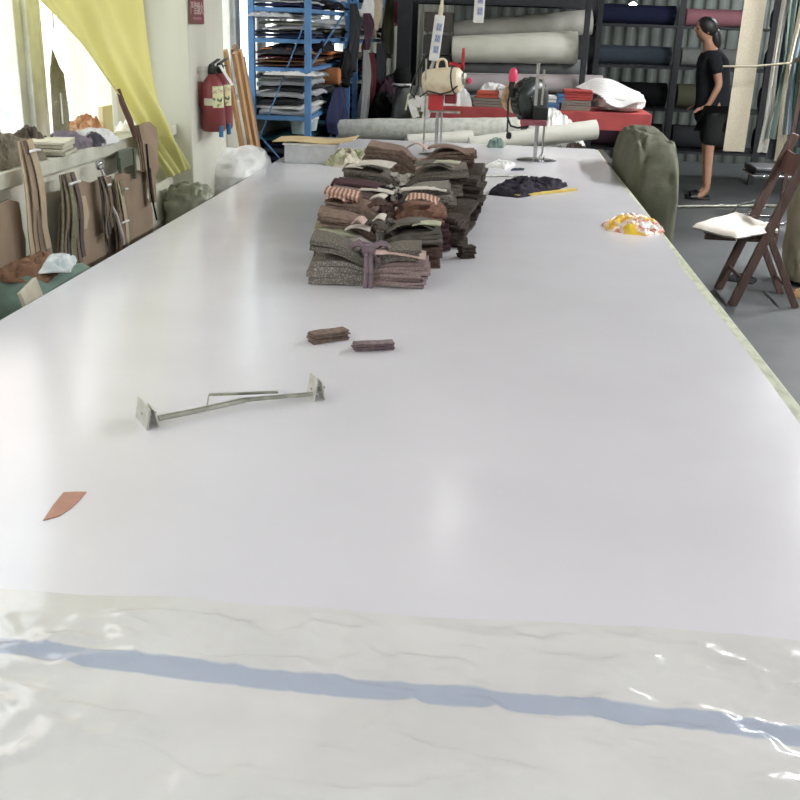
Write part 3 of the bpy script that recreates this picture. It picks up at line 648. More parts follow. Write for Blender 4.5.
# ------------------------------------------------------------------ card patterns hanging under the sill
def wobble(poly, seed, amp):
    r_ = random.Random(seed); out = []
    n = len(poly)
    for i in range(n):
        a = Vector(poly[i]); b = Vector(poly[(i+1) % n]); k = max(2, int((b-a).length/0.04))
        for j in range(k):
            p = a.lerp(b, j/k); d = (b-a).normalized(); nn = Vector((-d.y, d.x))
            p += nn*amp*math.sin(PI*j/k)*math.sin(j*1.1+seed); out.append((p.x, p.y))
    return out
MX = Matrix(((0, 0, 1, 0), (1, 0, 0, 0), (0, 1, 0, 0), (0, 0, 0, 1)))    # polygon (y, z) extruded along x
def card(label, poly, x, m, seed=1, t=0.003, amp=0.01, group='card patterns hanging under the left window sill', n=1, dx=0.006, name='hanging_card_pattern', tilt=0):
    mb = MB()
    for k in range(n):
        pl = [(p[0]+0.012*k*(1 if k % 2 else -1), p[1]-0.008*k) for p in wobble(poly, seed+k, amp)]
        mb.prism(pl, t, Matrix.Translation((x - k*dx, 0, 0)) @ MX)
    o = mb.build(name, m)
    if tilt:
        cx = poly[0]; o.rotation_euler = (0, 0, 0)
    return tag(o, label, 'card pattern', group)
XS = -1.445   # just in front of the sill edge
card('brown card pattern cut off by left edge of photo below sill', [(2.55, 1.03), (2.93, 1.04), (3.0, 1.02), (3.02, 0.9), (3.0, 0.8), (2.95, 0.5), (2.5, 0.45)], XS-0.02, M['kraft'], 2)
card('large brown card pattern with concave corner hanging between two strip bundles', [(3.33, 1.02), (3.66, 1.0), (3.67, 0.8), (3.70, 0.45), (3.25, 0.45), (3.24, 0.8)], XS-0.02, M['kraft'], 4, n=2)
card('tan card pattern with rounded lower end lapping the large brown one', [(3.27, 1.04), (3.34, 1.04), (3.40, 0.98), (3.46, 0.97), (3.48, 0.90), (3.45, 0.855), (3.40, 0.86), (3.34, 0.95)], XS+0.005, M['kraft2'], 5, amp=0.004)
card('wide brown card pattern with curved left side nearest the pillar', [(3.80, 1.0), (4.10, 0.975), (4.17, 0.97), (4.14, 0.86), (4.20, 0.80), (4.17, 0.5), (3.88, 0.5), (3.86, 0.72), (3.80, 0.80), (3.77, 0.90)], XS-0.01, M['kraft'], 7, n=2)
card('second wide brown card behind the curved one with wavy right edge', [(3.82, 0.93), (4.0, 0.80), (4.22, 0.82), (4.2, 0.4), (3.82, 0.4)], XS-0.03, M['kraft3'], 9)
card('narrow brown card between the clip and curved pattern', [(3.66, 1.0), (3.76, 1.0), (3.82, 0.5), (3.70, 0.5)], XS-0.012, M['kraft3'], 11, amp=0.004)
# narrow strip bundles
def strips(label, y, z0, z1, w, cols, x=XS+0.012, seed=1, lean=0.0, n=7, group='bundles of narrow card strips hanging at the sill'):
    t = thing('hanging_strip_bundle', label, 'strip bundle', (x, y, z0), 0, group)
    r_ = random.Random(seed)
    for k in range(n):
        m = cols[k % len(cols)]; yo = (k/(n-1)-0.5)*w; b_ = r_.uniform(-0.004, 0.004); zz = z1 + r_.uniform(0, 0.05); ww = w/n*1.9
        def f(u, v):
            s = u
            return (0.014*math.sin(PI*min(1, s*1.3))*(1 if k % 2 else 0.5)+0.0035*(k % 4), yo*(0.5+0.7*s) + (v-0.5)*ww + lean*s + b_*math.sin(3*s), (zz-z0)*s)
        MB().sheet(f, 14, 1, 0.003).build('card_strip', m, t, smooth=50)
    MB().tube([(0.03, -w*0.35, -0.03), (0.034, 0, -0.028), (0.03, w*0.35, -0.032)], 0.004, 6).build('string', M['paper'], t)
    return t
strips('long tan strip bundle draped over the sill at far left', 3.0, 1.21, 0.82, 0.10, [M['kraft2'], M['kraft'], M['kraft3']], XS+0.02, 3, 0.05, 5)
strips('olive and plum strip bundle hanging above the green bag', 3.30, 1.07, 0.74, 0.13, [M['olive'], M['kraft3'], mat('plum_card', '#6b5c58', 0.85), M['olive'], M['kraft2']], XS+0.01, 5, 0.0, 8)
strips('pleated dark tan strip bundle low beside the large brown card', 3.74, 0.86, 0.52, 0.10, [M['kraft3'], M['kraft'], M['kraft3']], XS+0.012, 9, 0.02, 7)
strips('dark thin strips hanging at the metal clip', 3.60, 1.02, 0.78, 0.05, [mat('dark_strip', '#55504a', 0.85), M['kraft3']], XS+0.012, 12, 0.03, 4)
strips('olive strip pair hanging right of the metal clip', 3.77, 0.98, 0.5, 0.05, [M['olive'], M['kraft2']], XS+0.012, 15, 0.05, 3)
# clip + pale cord
ck = thing('metal_clip', 'bright metal clip with knotted white cord below the window sill', 'clip', (-1.442, 3.62, 1.055))
kb = MB(); kb.blob((0, 0, -0.015), (0.02, 0.04, 0.035), 5, 0.3, 3, 16, 12); kb.build('clip_body', M['steel'], ck, smooth=60)
MB().tube([(0, 0, 0), (0.012, 0.01, -0.04), (0.018, 0.01, -0.12), (0.03, 0.055, -0.19), (0.035, 0.085, -0.27), (0.035, 0.095, -0.31)], [0.004, 0.006, 0.006, 0.007, 0.009, 0.006], 8).build('cord', mat('pinkish_white_cord', '#d9cfcb', 0.8), ck, smooth=60)
gc = thing('spring_clip', 'dark green spring clip on sill edge above curved card', 'clip', (-1.445, 3.86, 1.02))
b = MB(); b.box((0.0, 0.03, 0.03), (0.012, 0.16, 0.07)); b.box((0.006, 0.115, 0.0), (0.012, 0.02, 0.12)); b.box((0.006, -0.04, 0.01), (0.012, 0.02, 0.06))
b.build('clip_body', mat('dark_green_plastic', '#5a6250', 0.4), gc, bevel=0.003)
# pattern on a string under the curtain
hp = thing('hanging_pattern', 'brown card pattern on a dark cord below the yellow curtain', 'card pattern', (-1.43, 4.05, 1.14))
MB().tube([(-0.02, -0.17, 0.17), (-0.01, -0.165, 0.12), (0.0, -0.12, 0.05), (0.004, -0.08, -0.02)], [0.008, 0.012, 0.013, 0.01], 8).build('cord', mat('brown_cord', '#6d5148', 0.8), hp, smooth=60)
b = MB()
for k in range(3):
    b.prism(wobble([(-0.09, 0.03), (0.05, 0.03), (0.13, 0.0), (0.15, -0.06), (0.12, -0.11), (0.14, -0.17), (0.08, -0.20), (0.085, -0.30), (0.055, -0.30), (0.03, -0.15), (-0.03, -0.16), (-0.05, -0.05)], 3+k, 0.004), 0.003, Matrix.Translation((0.006*k, 0.01*k, 0)) @ MX)
b.build('card', M['kraft'], hp)
MB().tube([(0.02, 0.0, -0.05), (0.02, 0.02, -0.25), (0.024, 0.065, -0.37)], 0.004, 8).build('pencil_rod', M['rubber'], hp)
# things on the sill
SZ = 1.117
cloth_heap('cloth_bundle', 'crumpled taupe cloth bundle on sill at far left', 'cloth', [(-1.66, 2.95), (-1.50, 2.97), (-1.49, 3.28), (-1.66, 3.30)], 0.085, fabric('#8f8778', '#75705f', 30), 21, z0=SZ)
cloth_heap('cloth_bundle', 'small dark brown cloth on sill right of the taupe bundle', 'cloth', [(-1.68, 3.36), (-1.56, 3.36), (-1.54, 3.50), (-1.68, 3.52)], 0.09, fabric('#5f554c', '#4d453e', 30), 22, z0=SZ)
o = layered(MB(), 0.13, 0.17, 4, 0.012, seed=6, jit=0.008).build('folded_cloth', fabric('#d5d1c0', '#c2bda8', 30), loc=(-1.535, 3.42, SZ), rz=R(10), smooth=50); tag(o, 'folded cream cloth on sill in front of tall card', 'cloth')
cloth_heap('cloth_bundle', 'mauve grey crumpled cloth on sill beside the white garment', 'cloth', [(-1.62, 3.52), (-1.50, 3.50), (-1.48, 3.70), (-1.6, 3.74)], 0.045, fabric('#8d838d', '#6d6670', 30), 23, z0=SZ)
cloth_heap('small_garment', 'small white garment with dark collar hanging off sill edge', 'garment', [(-1.60, 3.68), (-1.46, 3.66), (-1.445, 3.86), (-1.56, 3.90)], 0.055, mat('white_dark_cloth', '#e8e8ea', 0.85, 0, '#3f3d45', 6, 0.2, 80, ramp=(0.56, 0.6)), 24, z0=SZ)
cloth_heap('bag_scrap', 'orange brown crumpled packet on sill below the window', 'packet', [(-1.68, 3.80), (-1.58, 3.76), (-1.55, 3.98), (-1.66, 4.02)], 0.085, mat('orange_packet', '#b57f5c', 0.5, 0, '#e7c9a2', 14, 0.3, 60, ramp=(0.5, 0.6)), 25, z0=SZ)
o = MB().box((0, 0, 0.055), (0.02, 0.11, 0.11)).build('cream_box', M['cream'], loc=(-1.60, 4.12, SZ), bevel=0.002); tag(o, 'small cream card carton standing on sill near curtain', 'carton')
cloth_heap('poly_scrap', 'white plastic scrap on sill under the curtain hem', 'plastic scrap', [(-1.6, 4.22), (-1.50, 4.20), (-1.47, 4.44), (-1.58, 4.46)], 0.06, M['polybag'], 26, z0=SZ)
tc = MB(); tc.prism([(3.47, 0), (3.60, 0), (3.615, 0.10), (3.60, 0.25), (3.565, 0.275), (3.52, 0.335), (3.485, 0.26), (3.475, 0.12)], 0.004, MX)
o = tc.build('standing_card', M['olive'], loc=(-1.60, 0.13, SZ)); tag(o, 'tall pointed olive card pattern standing against the window', 'card pattern')
MB().box((0.0065, 3.545, 0.13), (0.003, 0.012, 0.11)).build('slot_label', M['paper'], o)
# ------------------------------------------------------------------ green bundle on a stool in the gap
st = thing('stool', 'stool between wall and table carrying the green cloth bundle', 'stool', (-1.36, 2.86, 0))
MB().box((0, 0, 0.5), (0.27, 0.5, 0.03)).build('seat', M['wood'], st, bevel=0.004)
for sx in (-0.11, 0.11):
    for sy in (-0.2, 0.2): MB().box((sx, sy, 0.2425), (0.03, 0.03, 0.485)).build('leg', M['wood'], st)
gb = MB(); gb.blob((0, 0, 0), (0.27, 0.44, 0.33), 6, 0.12, 1.6, 48, 30, 0.6)
o = gb.build('cloth_sack', mat('green_cloth', '#7c9286', 0.9, 0, '#6b8276', 5, 0.2, 60), smooth=70, loc=(-1.36, 2.88, 0.516)); tag(o, 'round green cloth bundle between left wall and table', 'bundle')
cloth_heap('brown_cloth', 'rust brown cloth lying on top of the green bundle', 'cloth', [(-1.45, 2.72), (-1.27, 2.74), (-1.30, 2.95), (-1.42, 3.06)], 0.045, fabric('#9a7862', '#866551', 30), 31, z0=0.835)
cloth_heap('white_cloth_scrap', 'small white and blue cloth on top of the green bundle', 'cloth', [(-1.30, 2.74), (-1.22, 2.78), (-1.26, 2.93), (-1.33, 2.88)], 0.035, mat('white_blue_cloth', '#e4e8e6', 0.8, 0, '#c3ccd0', 14), 32, z0=0.862)
gb = MB().sheet(lambda u, v: (-1.26+0.03*math.sin(5*v), 2.52+0.10*u+0.02*v, 0.86-0.5*v+0.02*u), 6, 20, 0.012)
o = gb.build('cream_board', fabric('#cfc8b6', '#bdb5a1', 20), smooth=60); tag(o, 'cream curved board standing left of the green bundle', 'board')

# ------------------------------------------------------------------ pillar fittings
FX = -1.398
sg = thing('wall_sign', 'dark red sign with pale lettering high on the pillar', 'sign', (FX, 4.77, 1.55))
MB().box((0.004, 0, 0.12), (0.006, 0.225, 0.24)).build('sign_board', mat('maroon_sign', '#7a2f3a', 0.5, 0, '#6b4230', 3), sg)
def text(s, size, loc, rot, m, parent, name, ext=0.0006, sx=1):
    c = bpy.data.curves.new(name, 'FONT'); c.body = s; c.size = size; c.extrude = ext; c.align_x = 'CENTER'; c.resolution_u = 2
    o = bpy.data.objects.new(name, c); C.objects.link(o); o.location = loc; o.rotation_euler = rot; o.scale = (sx, 1, 1); c.materials.append(m)
    dg = bpy.context.evaluated_depsgraph_get(); me = bpy.data.meshes.new_from_object(o.evaluated_get(dg)); bpy.data.objects.remove(o)
    o = bpy.data.objects.new(name, me); C.objects.link(o); o.location = loc; o.rotation_euler = rot; o.scale = (sx, 1, 1); o.parent = parent
    if not me.materials: me.materials.append(m)
    return o
wt = mat('sign_lettering', '#d9c4c0', 0.5)
text('严禁烟火', 0.06, (0.0078, 0, 0.045), (R(90), 0, R(90)), wt, sg, 'lettering', sx=0.85)
pl_ = MB()
for k in range(8): pl_.box((0.0075, -0.06+k*0.017, 0.024), (0.001, 0.011, 0.012 if k % 3 else 0.009))
pl_.build('small_print', mat('pink_small_print', '#b8808c', 0.5), sg)
def extinguisher(y, label):
    t = thing('mounted_fire_extinguisher', label, 'fire extinguisher', (-1.338, y, 1.075), 0); t.scale = (1, 1, 0.92)
    MB().lathe([(0.02, 0.0), (0.050, 0.0), (0.056, 0.012), (0.056, 0.20), (0.050, 0.232), (0.036, 0.252), (0.022, 0.27), (0.018, 0.28)], 32).build('cylinder', M['exting'], t, smooth=35)
    vb = MB().lathe([(0.017, 0.28), (0.02, 0.285), (0.02, 0.31), (0.014, 0.325), (0.01, 0.33)], 14).build('valve', M['black'], t, smooth=35)
    MB().bar((0.0, -0.02, 0.325), (0.015, 0.07, 0.35), 0.016, 0.006).build('lever', M['black'], vb)
    MB().bar((0.0, -0.02, 0.315), (0.012, 0.06, 0.315), 0.016, 0.006).build('carry_handle', M['black'], vb)
    def arc(a0, a1, z0, z1, m, nm):
        def f(u, v):
            a = a0+(a1-a0)*u; return (0.0575*math.cos(a), 0.0575*math.sin(a), z0+(z1-z0)*v)
        return MB().sheet(f, 12, 1, 0.001).build(nm, m, t, smooth=60)
    arc(R(-75), R(-15), 0.12, 0.225, mat('extinguisher_label', '#dcdcae', 0.6, 0, '#5a6a4a', 40, ramp=(0.55, 0.62)), 'label_sticker')
    pass
    arc(R(-78), R(-12), 0.19, 0.205, mat('label_band', '#c8a39c', 0.6, 0, '#5c2b2b', 60, ramp=(0.5, 0.6)), 'label_band')
    arc(R(-120), R(-75), 0.13, 0.165, mat('inspection_sticker', '#cfcdb4', 0.6), 'inspection_sticker')
    MB().tube([(0.045, -0.035, 0.03), (0.045, -0.035, -0.025)], 0.011, 8).build('nozzle', mat('blue_nozzle', '#3f79a8', 0.4), t, smooth=50)
    MB().box((-0.0545, 0, 0.18), (0.016, 0.05, 0.12)).build('wall_bracket', M['exting'], t)
    return t
e1 = extinguisher(4.80, 'red fire extinguisher with paper tag on pillar, nearer one')
e2 = extinguisher(4.94, 'red fire extinguisher on pillar, farther one behind the tagged cylinder')
MB().sheet(lambda u, v: (0.035+0.045*v, -0.02+0.05*u+0.06*v, 0.325-0.10*v), 4, 4, 0.001).build('paper_tag', M['paper'], e1)

# slats leaning behind the pillar
for k, (y, x, top, m) in enumerate([(5.50, -1.40, 1.42, 'pine'), (5.54, -1.36, 1.41, 'pine'), (5.60, -1.38, 1.43, 'pinedark'), (5.66, -1.36, 1.42, 'pine'), (5.72, -1.36, 1.38, 'pinedark'), (5.78, -1.42, 1.41, 'pinedark'), (5.94, -1.46, 1.44, 'pinedark')]):
    dyy = 0.42
    o = MB().bar((x+0.06, y+dyy, 0.01), (x-0.06, y, top), 0.045, 0.018, (1, 0, 0)).build('timber_batten', M[m])
    tag(o, ['orange pine slat leaning beside pillar, leftmost of the slats', 'orange pine slat second from left in the leaning row', 'brown slat third from left in the leaning row', 'pine slat fourth from left in the leaning row', 'brown slat fifth from left in the leaning row', 'dull brown slat sixth from left in the leaning row', 'lone brown slat nearest the blue shelving'][k], 'slat', 'wooden slats leaning beside the pillar')
# white plastic bags on floor crate beyond pillar
cr = MB(); cr.box((-1.39, 5.35, 0.3), (0.32, 0.7, 0.6)); o = cr.build('carton', M['kraft2'], bevel=0.004); tag(o, 'brown carton under the white plastic bag behind pillar', 'carton')
b = MB(); b.blob((0, 0, 0), (0.34, 0.62, 0.33), 9, 0.12, 1.6, 60, 36, 0.65)
o = b.build('plastic_bag', M['polybag'], smooth=80, loc=(-1.385, 5.33, 0.602), rz=0); tag(o, 'puffy white plastic bag between pillar and blue shelving', 'bag')
b = MB(); b.blob((0, 0, 0), (0.2, 0.22, 0.24), 12, 0.25, 2.2, 40, 26, 0.7)
o = b.build('plastic_bag', mat('grey_green_poly', '#9c9f8c', 0.35, 0, '#83866f', 8, 0.3, 30), smooth=80, loc=(-1.38, 4.51, 0.62)); tag(o, 'grey green plastic bag at foot of wall before pillar', 'bag')
o = MB().box((-1.38, 4.51, 0.31), (0.22, 0.2, 0.62)).build('crate', M['kraft3'], bevel=0.004); tag(o, 'brown crate under the grey green bag by the pillar', 'crate')

# ------------------------------------------------------------------ blue shelving with folded fabrics
def slabm(w, d, t, seed, droop=0.0, wav=0.013):
    """one folded length of fabric: rounded front fold, soft top"""
    mb = MB()
    def f(u, v):
        x = (u-0.5)*w; y = (v-0.5)*d
        ex = min(1, min(u, 1-u)/0.06); ey = min(1, min(v, 1-v)/0.06)
        z = t*(0.55+0.45*math.sqrt(max(0, ex))*math.sqrt(max(0, ey)))
        z += wav*nz(x*6+seed*3, y*6, seed) - droop*max(0, abs(2*u-1)-0.8)*2
        return (x + 0.01*nz(y*5, seed), y + 0.015*nz(x*5, seed+4), z)
    mb.sheet(f, 18, 18, t*0.5)
    base = min(p[2] for p in mb.v)
    mb.v = [(p[0], p[1], p[2]-base) for p in mb.v]
    return mb
def rack(name, label, x0, x1, y0, y1, shelves, top, m, post=0.04):
    t = thing(name, label, 'shelving', ((x0+x1)/2, (y0+y1)/2, 0))
    cx, cy = (x0+x1)/2, (y0+y1)/2
    for x in (x0, x1):
        for y in (y0, y1): MB().box((x-cx, y-cy, top/2), (post, post, top)).build('post', m, t, bevel=0.003)
    for z in shelves:
        s = MB(); s.box((0, 0, z-0.008), (x1-x0-post, y1-y0, 0.012))
        for x in (x0+post*0.2, x1-post*0.2): s.box((x-cx, 0, z-0.016), (0.012, y1-y0-post, 0.024))
        for y in (y0, y1): s.box((0, y-cy, z-0.016), (x1-x0-post, 0.03, 0.024))
        s.build('shelf', m, t)
    return t, cx, cy
r1, cx, cy = rack('shelving_rack', 'blue steel shelving by window crammed with folded fabrics', -1.59, -1.226, 6.65, 8.4, [0.30, 0.66, 1.0, 1.30, 1.475, 1.66, 2.0], 2.25, M['blue'])
for a, b_ in (((-0.18, -0.89, 0.75), (0.16, -0.89, 1.56)), ((-0.18, -0.89, 1.75), (0.16, -0.89, 2.2)), ((-0.16, -0.895, 0.90), (0.16, -0.895, 0.55))):
    MB().bar(a, b_, 0.006, 0.02, (0, 1, 0)).build('brace', M['blue'], r1)
MB().bar((0.19, -0.8, 1.32), (0.19, 0.6, 1.65), 0.01, 0.012).build('brace', M['blue'], r1)
ORD = ['bottom one', 'second up', 'third up', 'fourth up', 'fifth up', 'sixth up', 'seventh up', 'eighth up', 'ninth up']
CN = {'navy': '#2e3350', 'charcoal': '#35363a', 'grey': '#8f9290', 'sage': '#8e9684', 'black': '#1d1d20', 'olive': '#5c5d4c', 'brown': '#6e4f3d', 'tan': '#b08a66', 'orange': '#d2844f', 'lime': '#c5cb5a',
      'white': '#dcdcda', 'plum': '#4a3640', 'maroon': '#57282f', 'teal': '#2f5a60', 'silver': '#b9bcc0', 'blue': '#3b5a94', 'beige': '#c3b49a', 'dark green': '#2f4236', 'pink': '#c58a96', 'slate': '#4c5560'}
def pile(xc, yc, w, d, z, items, where, seed, t=0.022, group=None, cat='fabric'):
    r_ = random.Random(seed); n = len(items)
    for k, cn in enumerate(items):
        tt = t*r_.uniform(0.75, 1.25); ww = w*r_.uniform(0.85, 1.10); dd = d*r_.uniform(0.86, 1.06)
        o = slabm(ww, dd, tt, seed*10+k, 0.012 if k > 1 else 0).build('folded_fabric', fabric(CN[cn]), smooth=45, loc=(xc+r_.uniform(-0.012, 0.012), yc+r_.uniform(-0.02, 0.02), z), rz=r_.uniform(-0.09, 0.09))
        pos = 'topmost' if k == n-1 else ORD[k] if k < 9 else 'upper'
        tag(o, f"{cn} fabric, {pos} {where}", cat, group or 'folded fabrics piled on the blue shelving')
        top = max(v.co.z for v in o.data.vertices); z += max(0.6*tt, top*0.80)
    return z
G1 = 'folded fabrics piled on the blue shelving'
pile(-1.41, 7.00, 0.34, 0.66, 1.475, ['navy', 'slate', 'silver', 'sage', 'silver', 'grey'], 'on second shelf of blue rack, near end', 1, 0.017)
pile(-1.40, 7.85, 0.36, 0.8, 1.475, ['charcoal', 'olive', 'silver'], 'on second shelf of blue rack, far half', 2, 0.022)
pile(-1.41, 7.00, 0.34, 0.66, 1.30, ['brown', 'tan', 'maroon', 'tan', 'orange'], 'on middle shelf of blue rack, near end', 3, 0.016)
cloth_heap('lime_cloth', 'small lime green cloth on the orange fabric of blue rack', 'cloth', [(-1.53, 6.70), (-1.41, 6.68), (-1.39, 6.90), (-1.51, 6.95)], 0.03, fabric('#c5cb5a'), 41, z0=1.385)
pile(-1.40, 7.85, 0.36, 0.8, 1.30, ['black', 'brown', 'orange'], 'on middle shelf of blue rack, far half', 4, 0.018)
pile(-1.41, 7.00, 0.34, 0.66, 1.0, ['silver', 'white', 'charcoal', 'silver', 'charcoal', 'silver', 'grey'], 'on lower shelf of blue rack, near end', 5, 0.034)
pile(-1.40, 7.85, 0.36, 0.8, 1.0, ['navy', 'teal', 'charcoal', 'silver'], 'on lower shelf of blue rack, far half', 6, 0.04)
pile(-1.41, 7.00, 0.34, 0.7, 1.66, ['navy', 'silver', 'slate', 'grey'], 'on upper shelf of blue rack, near end', 7, 0.02)
pile(-1.40, 7.85, 0.36, 0.8, 1.66, ['black', 'charcoal', 'silver', 'olive'], 'on upper shelf of blue rack, far half', 8, 0.025)
pile(-1.41, 7.5, 0.33, 1.4, 0.66, ['teal', 'navy', 'slate', 'navy', 'teal'], 'on low shelf of blue rack', 9, 0.035)
for k, y in enumerate((6.8, 7.05)):
    t = thing('plastic_tub', ['pale plastic tub low in blue rack, nearer one', 'pale plastic tub low in blue rack, farther one'][k], 'tub', (-1.30, y, 0.875))
    MB().lathe([(0.05, 0), (0.06, 0.002), (0.072, 0.08), (0.06, 0.08)], 20).build('tub_body', mat('pale_teal_plastic', '#bcd0cf', 0.4), t, smooth=40)
    MB().lathe([(0.02, 0.08), (0.078, 0.08), (0.078, 0.092), (0.02, 0.096)], 20).build('lid', M['white'], t, smooth=40)
for (cn, x, y, z, w_, d_, h_, lb) in (('white', -1.33, 6.72, 1.255, 0.34, 0.30, 0.035, 'white crumpled cloth hanging forward on lower blue rack shelf'),
        ('charcoal', -1.40, 6.76, 1.38, 0.32, 0.3, 0.05, 'charcoal crumpled cloth on middle shelf of blue rack'),
        ('silver', -1.46, 6.72, 1.60, 0.28, 0.26, 0.04, 'silver crumpled cloth on second shelf of blue rack'),
        ('black', -1.30, 7.3, 1.39, 0.2, 0.5, 0.09, 'black crumpled garment on blue rack middle shelf, far half')):
    cloth_heap('crumpled_cloth', lb, 'cloth', [(x-w_/2, y-d_/2), (x+w_/2, y-d_/2*0.9), (x+w_/2, y+d_/2), (x, y+d_/2*1.1), (x-w_/2, y+d_/2)], h_, fabric(CN[cn]), len(lb), z0=z)
# second rack
r2, cx2, cy2 = rack('shelving_rack', 'second blue steel shelving farther along wall behind hanging garments', -1.59, -1.20, 8.65, 10.8, [0.30, 0.8, 1.15, 1.45, 1.75], 2.25, M['blue'])
G2 = 'folded fabrics piled on the far blue shelving'
pile(-1.40, 9.1, 0.38, 0.8, 1.15, ['charcoal', 'maroon', 'black', 'plum', 'olive'], 'on middle shelf of far blue rack, near end', 12, 0.04, G2)
pile(-1.40, 10.1, 0.38, 0.9, 1.15, ['black', 'maroon', 'charcoal', 'black'], 'on middle shelf of far blue rack, far end', 13, 0.045, G2)
pile(-1.40, 9.1, 0.38, 0.8, 1.45, ['silver', 'charcoal', 'grey', 'white'], 'on upper shelf of far blue rack, near end', 14, 0.035, G2)
pile(-1.40, 10.1, 0.38, 0.9, 1.45, ['charcoal', 'black', 'brown'], 'on upper shelf of far blue rack, far end', 15, 0.04, G2)
pile(-1.40, 9.4, 0.38, 1.4, 0.8, ['black', 'teal', 'navy', 'plum', 'black'], 'on low shelf of far blue rack', 16, 0.05, G2)
pile(-1.40, 9.4, 0.38, 1.2, 1.75, ['charcoal', 'white', 'slate'], 'on top shelf of far blue rack', 17, 0.04, G2)

# garments and pieces draped down the aisle side of the racks
def drape(label, y, x, z0, z1, w, cn, seed, lean=0.0, name='draped_fabric', group='fabrics draped down the aisle side of the racks', flare=1.4):
    def f(u, v):
        ww = w*(0.45+0.55*min(1, v*flare))*(1-0.25*max(0, v-0.75)*2)
        fold = 0.022*math.sin(u*17+seed+v*2) + 0.012*math.sin(u*31+seed*2-v*3)
        yy = y + (u-0.5)*ww + lean*v + 0.02*math.sin(v*5+seed)
        zz = z0 + (z1-z0)*v + 0.05*math.sin(u*4+seed)*v
        return (x + fold*(0.4+v*0.8) + 0.05*math.sin(PI*u)*math.sin(PI*min(1, v+0.15)), yy, zz)
    o = MB().sheet(f, 34, 22, 0.006).build(name, fabric(CN[cn]), smooth=70); return tag(o, label, 'fabric', group)
D = [('dark grey cloth draped high on blue rack beside far post', 8.1, -1.16, 1.72, 1.22, 0.34, 'charcoal'),
     ('maroon cloth draped over the far rack, middle height', 9.0, -1.13, 1.35, 0.92, 0.42, 'maroon'),
     ('white cloth hanging from top of far rack', 8.85, -1.14, 1.80, 1.58, 0.40, 'white'),
     ('plum pointed cloth hanging below the white one', 8.65, -1.12, 1.66, 1.36, 0.22, 'plum'),
     ('long grey cloth hanging at end of blue rack', 8.52, -1.12, 1.38, 0.72, 0.26, 'grey'),
     ('dark olive long cloth hanging before back window', 10.3, -1.12, 1.95, 1.32, 0.6, 'olive'),
     ('black cloth draped low over the far rack shelf', 9.3, -1.13, 1.12, 0.62, 0.50, 'black'),
     ('beige small cloth hanging near top of far rack', 9.2, -1.12, 1.82, 1.50, 0.2, 'beige'),
     ('black cloth bunched over blue rack middle shelf', 7.8, -1.17, 1.40, 1.16, 0.5, 'black'),
     ('navy cloth draped off the lower blue rack shelf', 7.5, -1.17, 1.14, 0.84, 0.7, 'navy'),
     ('dark grey jersey draped at waist height of far rack', 9.75, -1.13, 1.42, 1.02, 0.55, 'charcoal')]
for k, d_ in enumerate(D): drape(*d_, seed=k*1.7)
b = MB(); mt = Matrix.Translation((-1.10, 7.1, 1.235)) @ Matrix.Rotation(R(90), 4, 'Y'); b.lathe([(0.01, -0.1), (0.055, -0.1), (0.06, -0.09), (0.06, 0.05), (0.05, 0.06), (0.01, 0.062)], 24, Matrix.Translation((-1.20, 7.45, 1.22)) @ Matrix.Rotation(R(90), 4, 'Y'))
o = b.build('fabric_roll', fabric('#b4764f'), smooth=40); tag(o, 'rust orange roll end poking out of blue rack', 'fabric roll')
# heaps on a low bench in front of far rack
hb = MB().box((-0.985, 9.2, 0.3), (0.18, 0.95, 0.6)).build('crate', M['darksteel'], bevel=0.004); tag(hb, 'dark crate under the clothing heaps before far rack', 'crate')
HE = [('black', -0.985, 8.88, 0.18, 0.42, 'black clothing heap nearest, on dark crate'), ('plum', -0.985, 9.2, 0.2, 0.5, 'plum clothing heap second along dark crate'),
      ('charcoal', -0.985, 9.52, 0.2, 0.52, 'charcoal clothing heap farthest along dark crate')]
for k, (cn, x, y, w, h, lb) in enumerate(HE):
    b = MB(); b.blob((0, 0, 0), (w, 0.3, h), 30+k, 0.3, 2.4, 44, 28, 0.75); o = b.build('clothing_heap', fabric(CN[cn]), smooth=80, loc=(x, y, 0.602)); tag(o, lb, 'clothing heap', 'clothing heaps on the dark crate')
# tall grey sack with black cap
gs = MB(); gs.blob((0, 0, 0), (0.30, 0.40, 1.12), 40, 0.08, 1.8, 48, 40, 0.6)
o = gs.build('rubbish_sack', mat('grey_sack', '#6f716c', 0.6, 0, '#5d5f5b', 4, 0.2, 20), smooth=80, loc=(-0.735, 8.62, 0)); tag(o, 'tall grey sack with yellow green patch before dark rack post', 'sack')
MB().sheet(lambda u, v: (0.03+0.13*u, -0.215-0.004*math.sin(u*3)+0.02*u*u, 0.78+0.20*v), 4, 4, 0.004).build('yellow_patch', mat('yellow_green_print', '#a3ab3a', 0.6), o)
hat = thing('cap', 'black cap with white band lying on top of the grey sack', 'cap', (-0.80, 8.60, 1.10))
MB().blob((0, 0, 0), (0.15, 0.16, 0.16), 2, 0.03, 1, 24, 16, 0.9).build('crown', fabric('#1e201f'), hat, smooth=80)
MB().lathe([(0.06, 0.0), (0.082, 0.004), (0.08, 0.03), (0.06, 0.032)], 24).build('band', M['paper'], hat, smooth=40)
MB().sheet(lambda u, v: (0.07*math.cos(PI*u+PI), -0.06-0.07*v*math.sin(PI*u), 0.015-0.01*v), 12, 4, 0.004).build('visor', fabric('#1e201f'), hat, smooth=60)

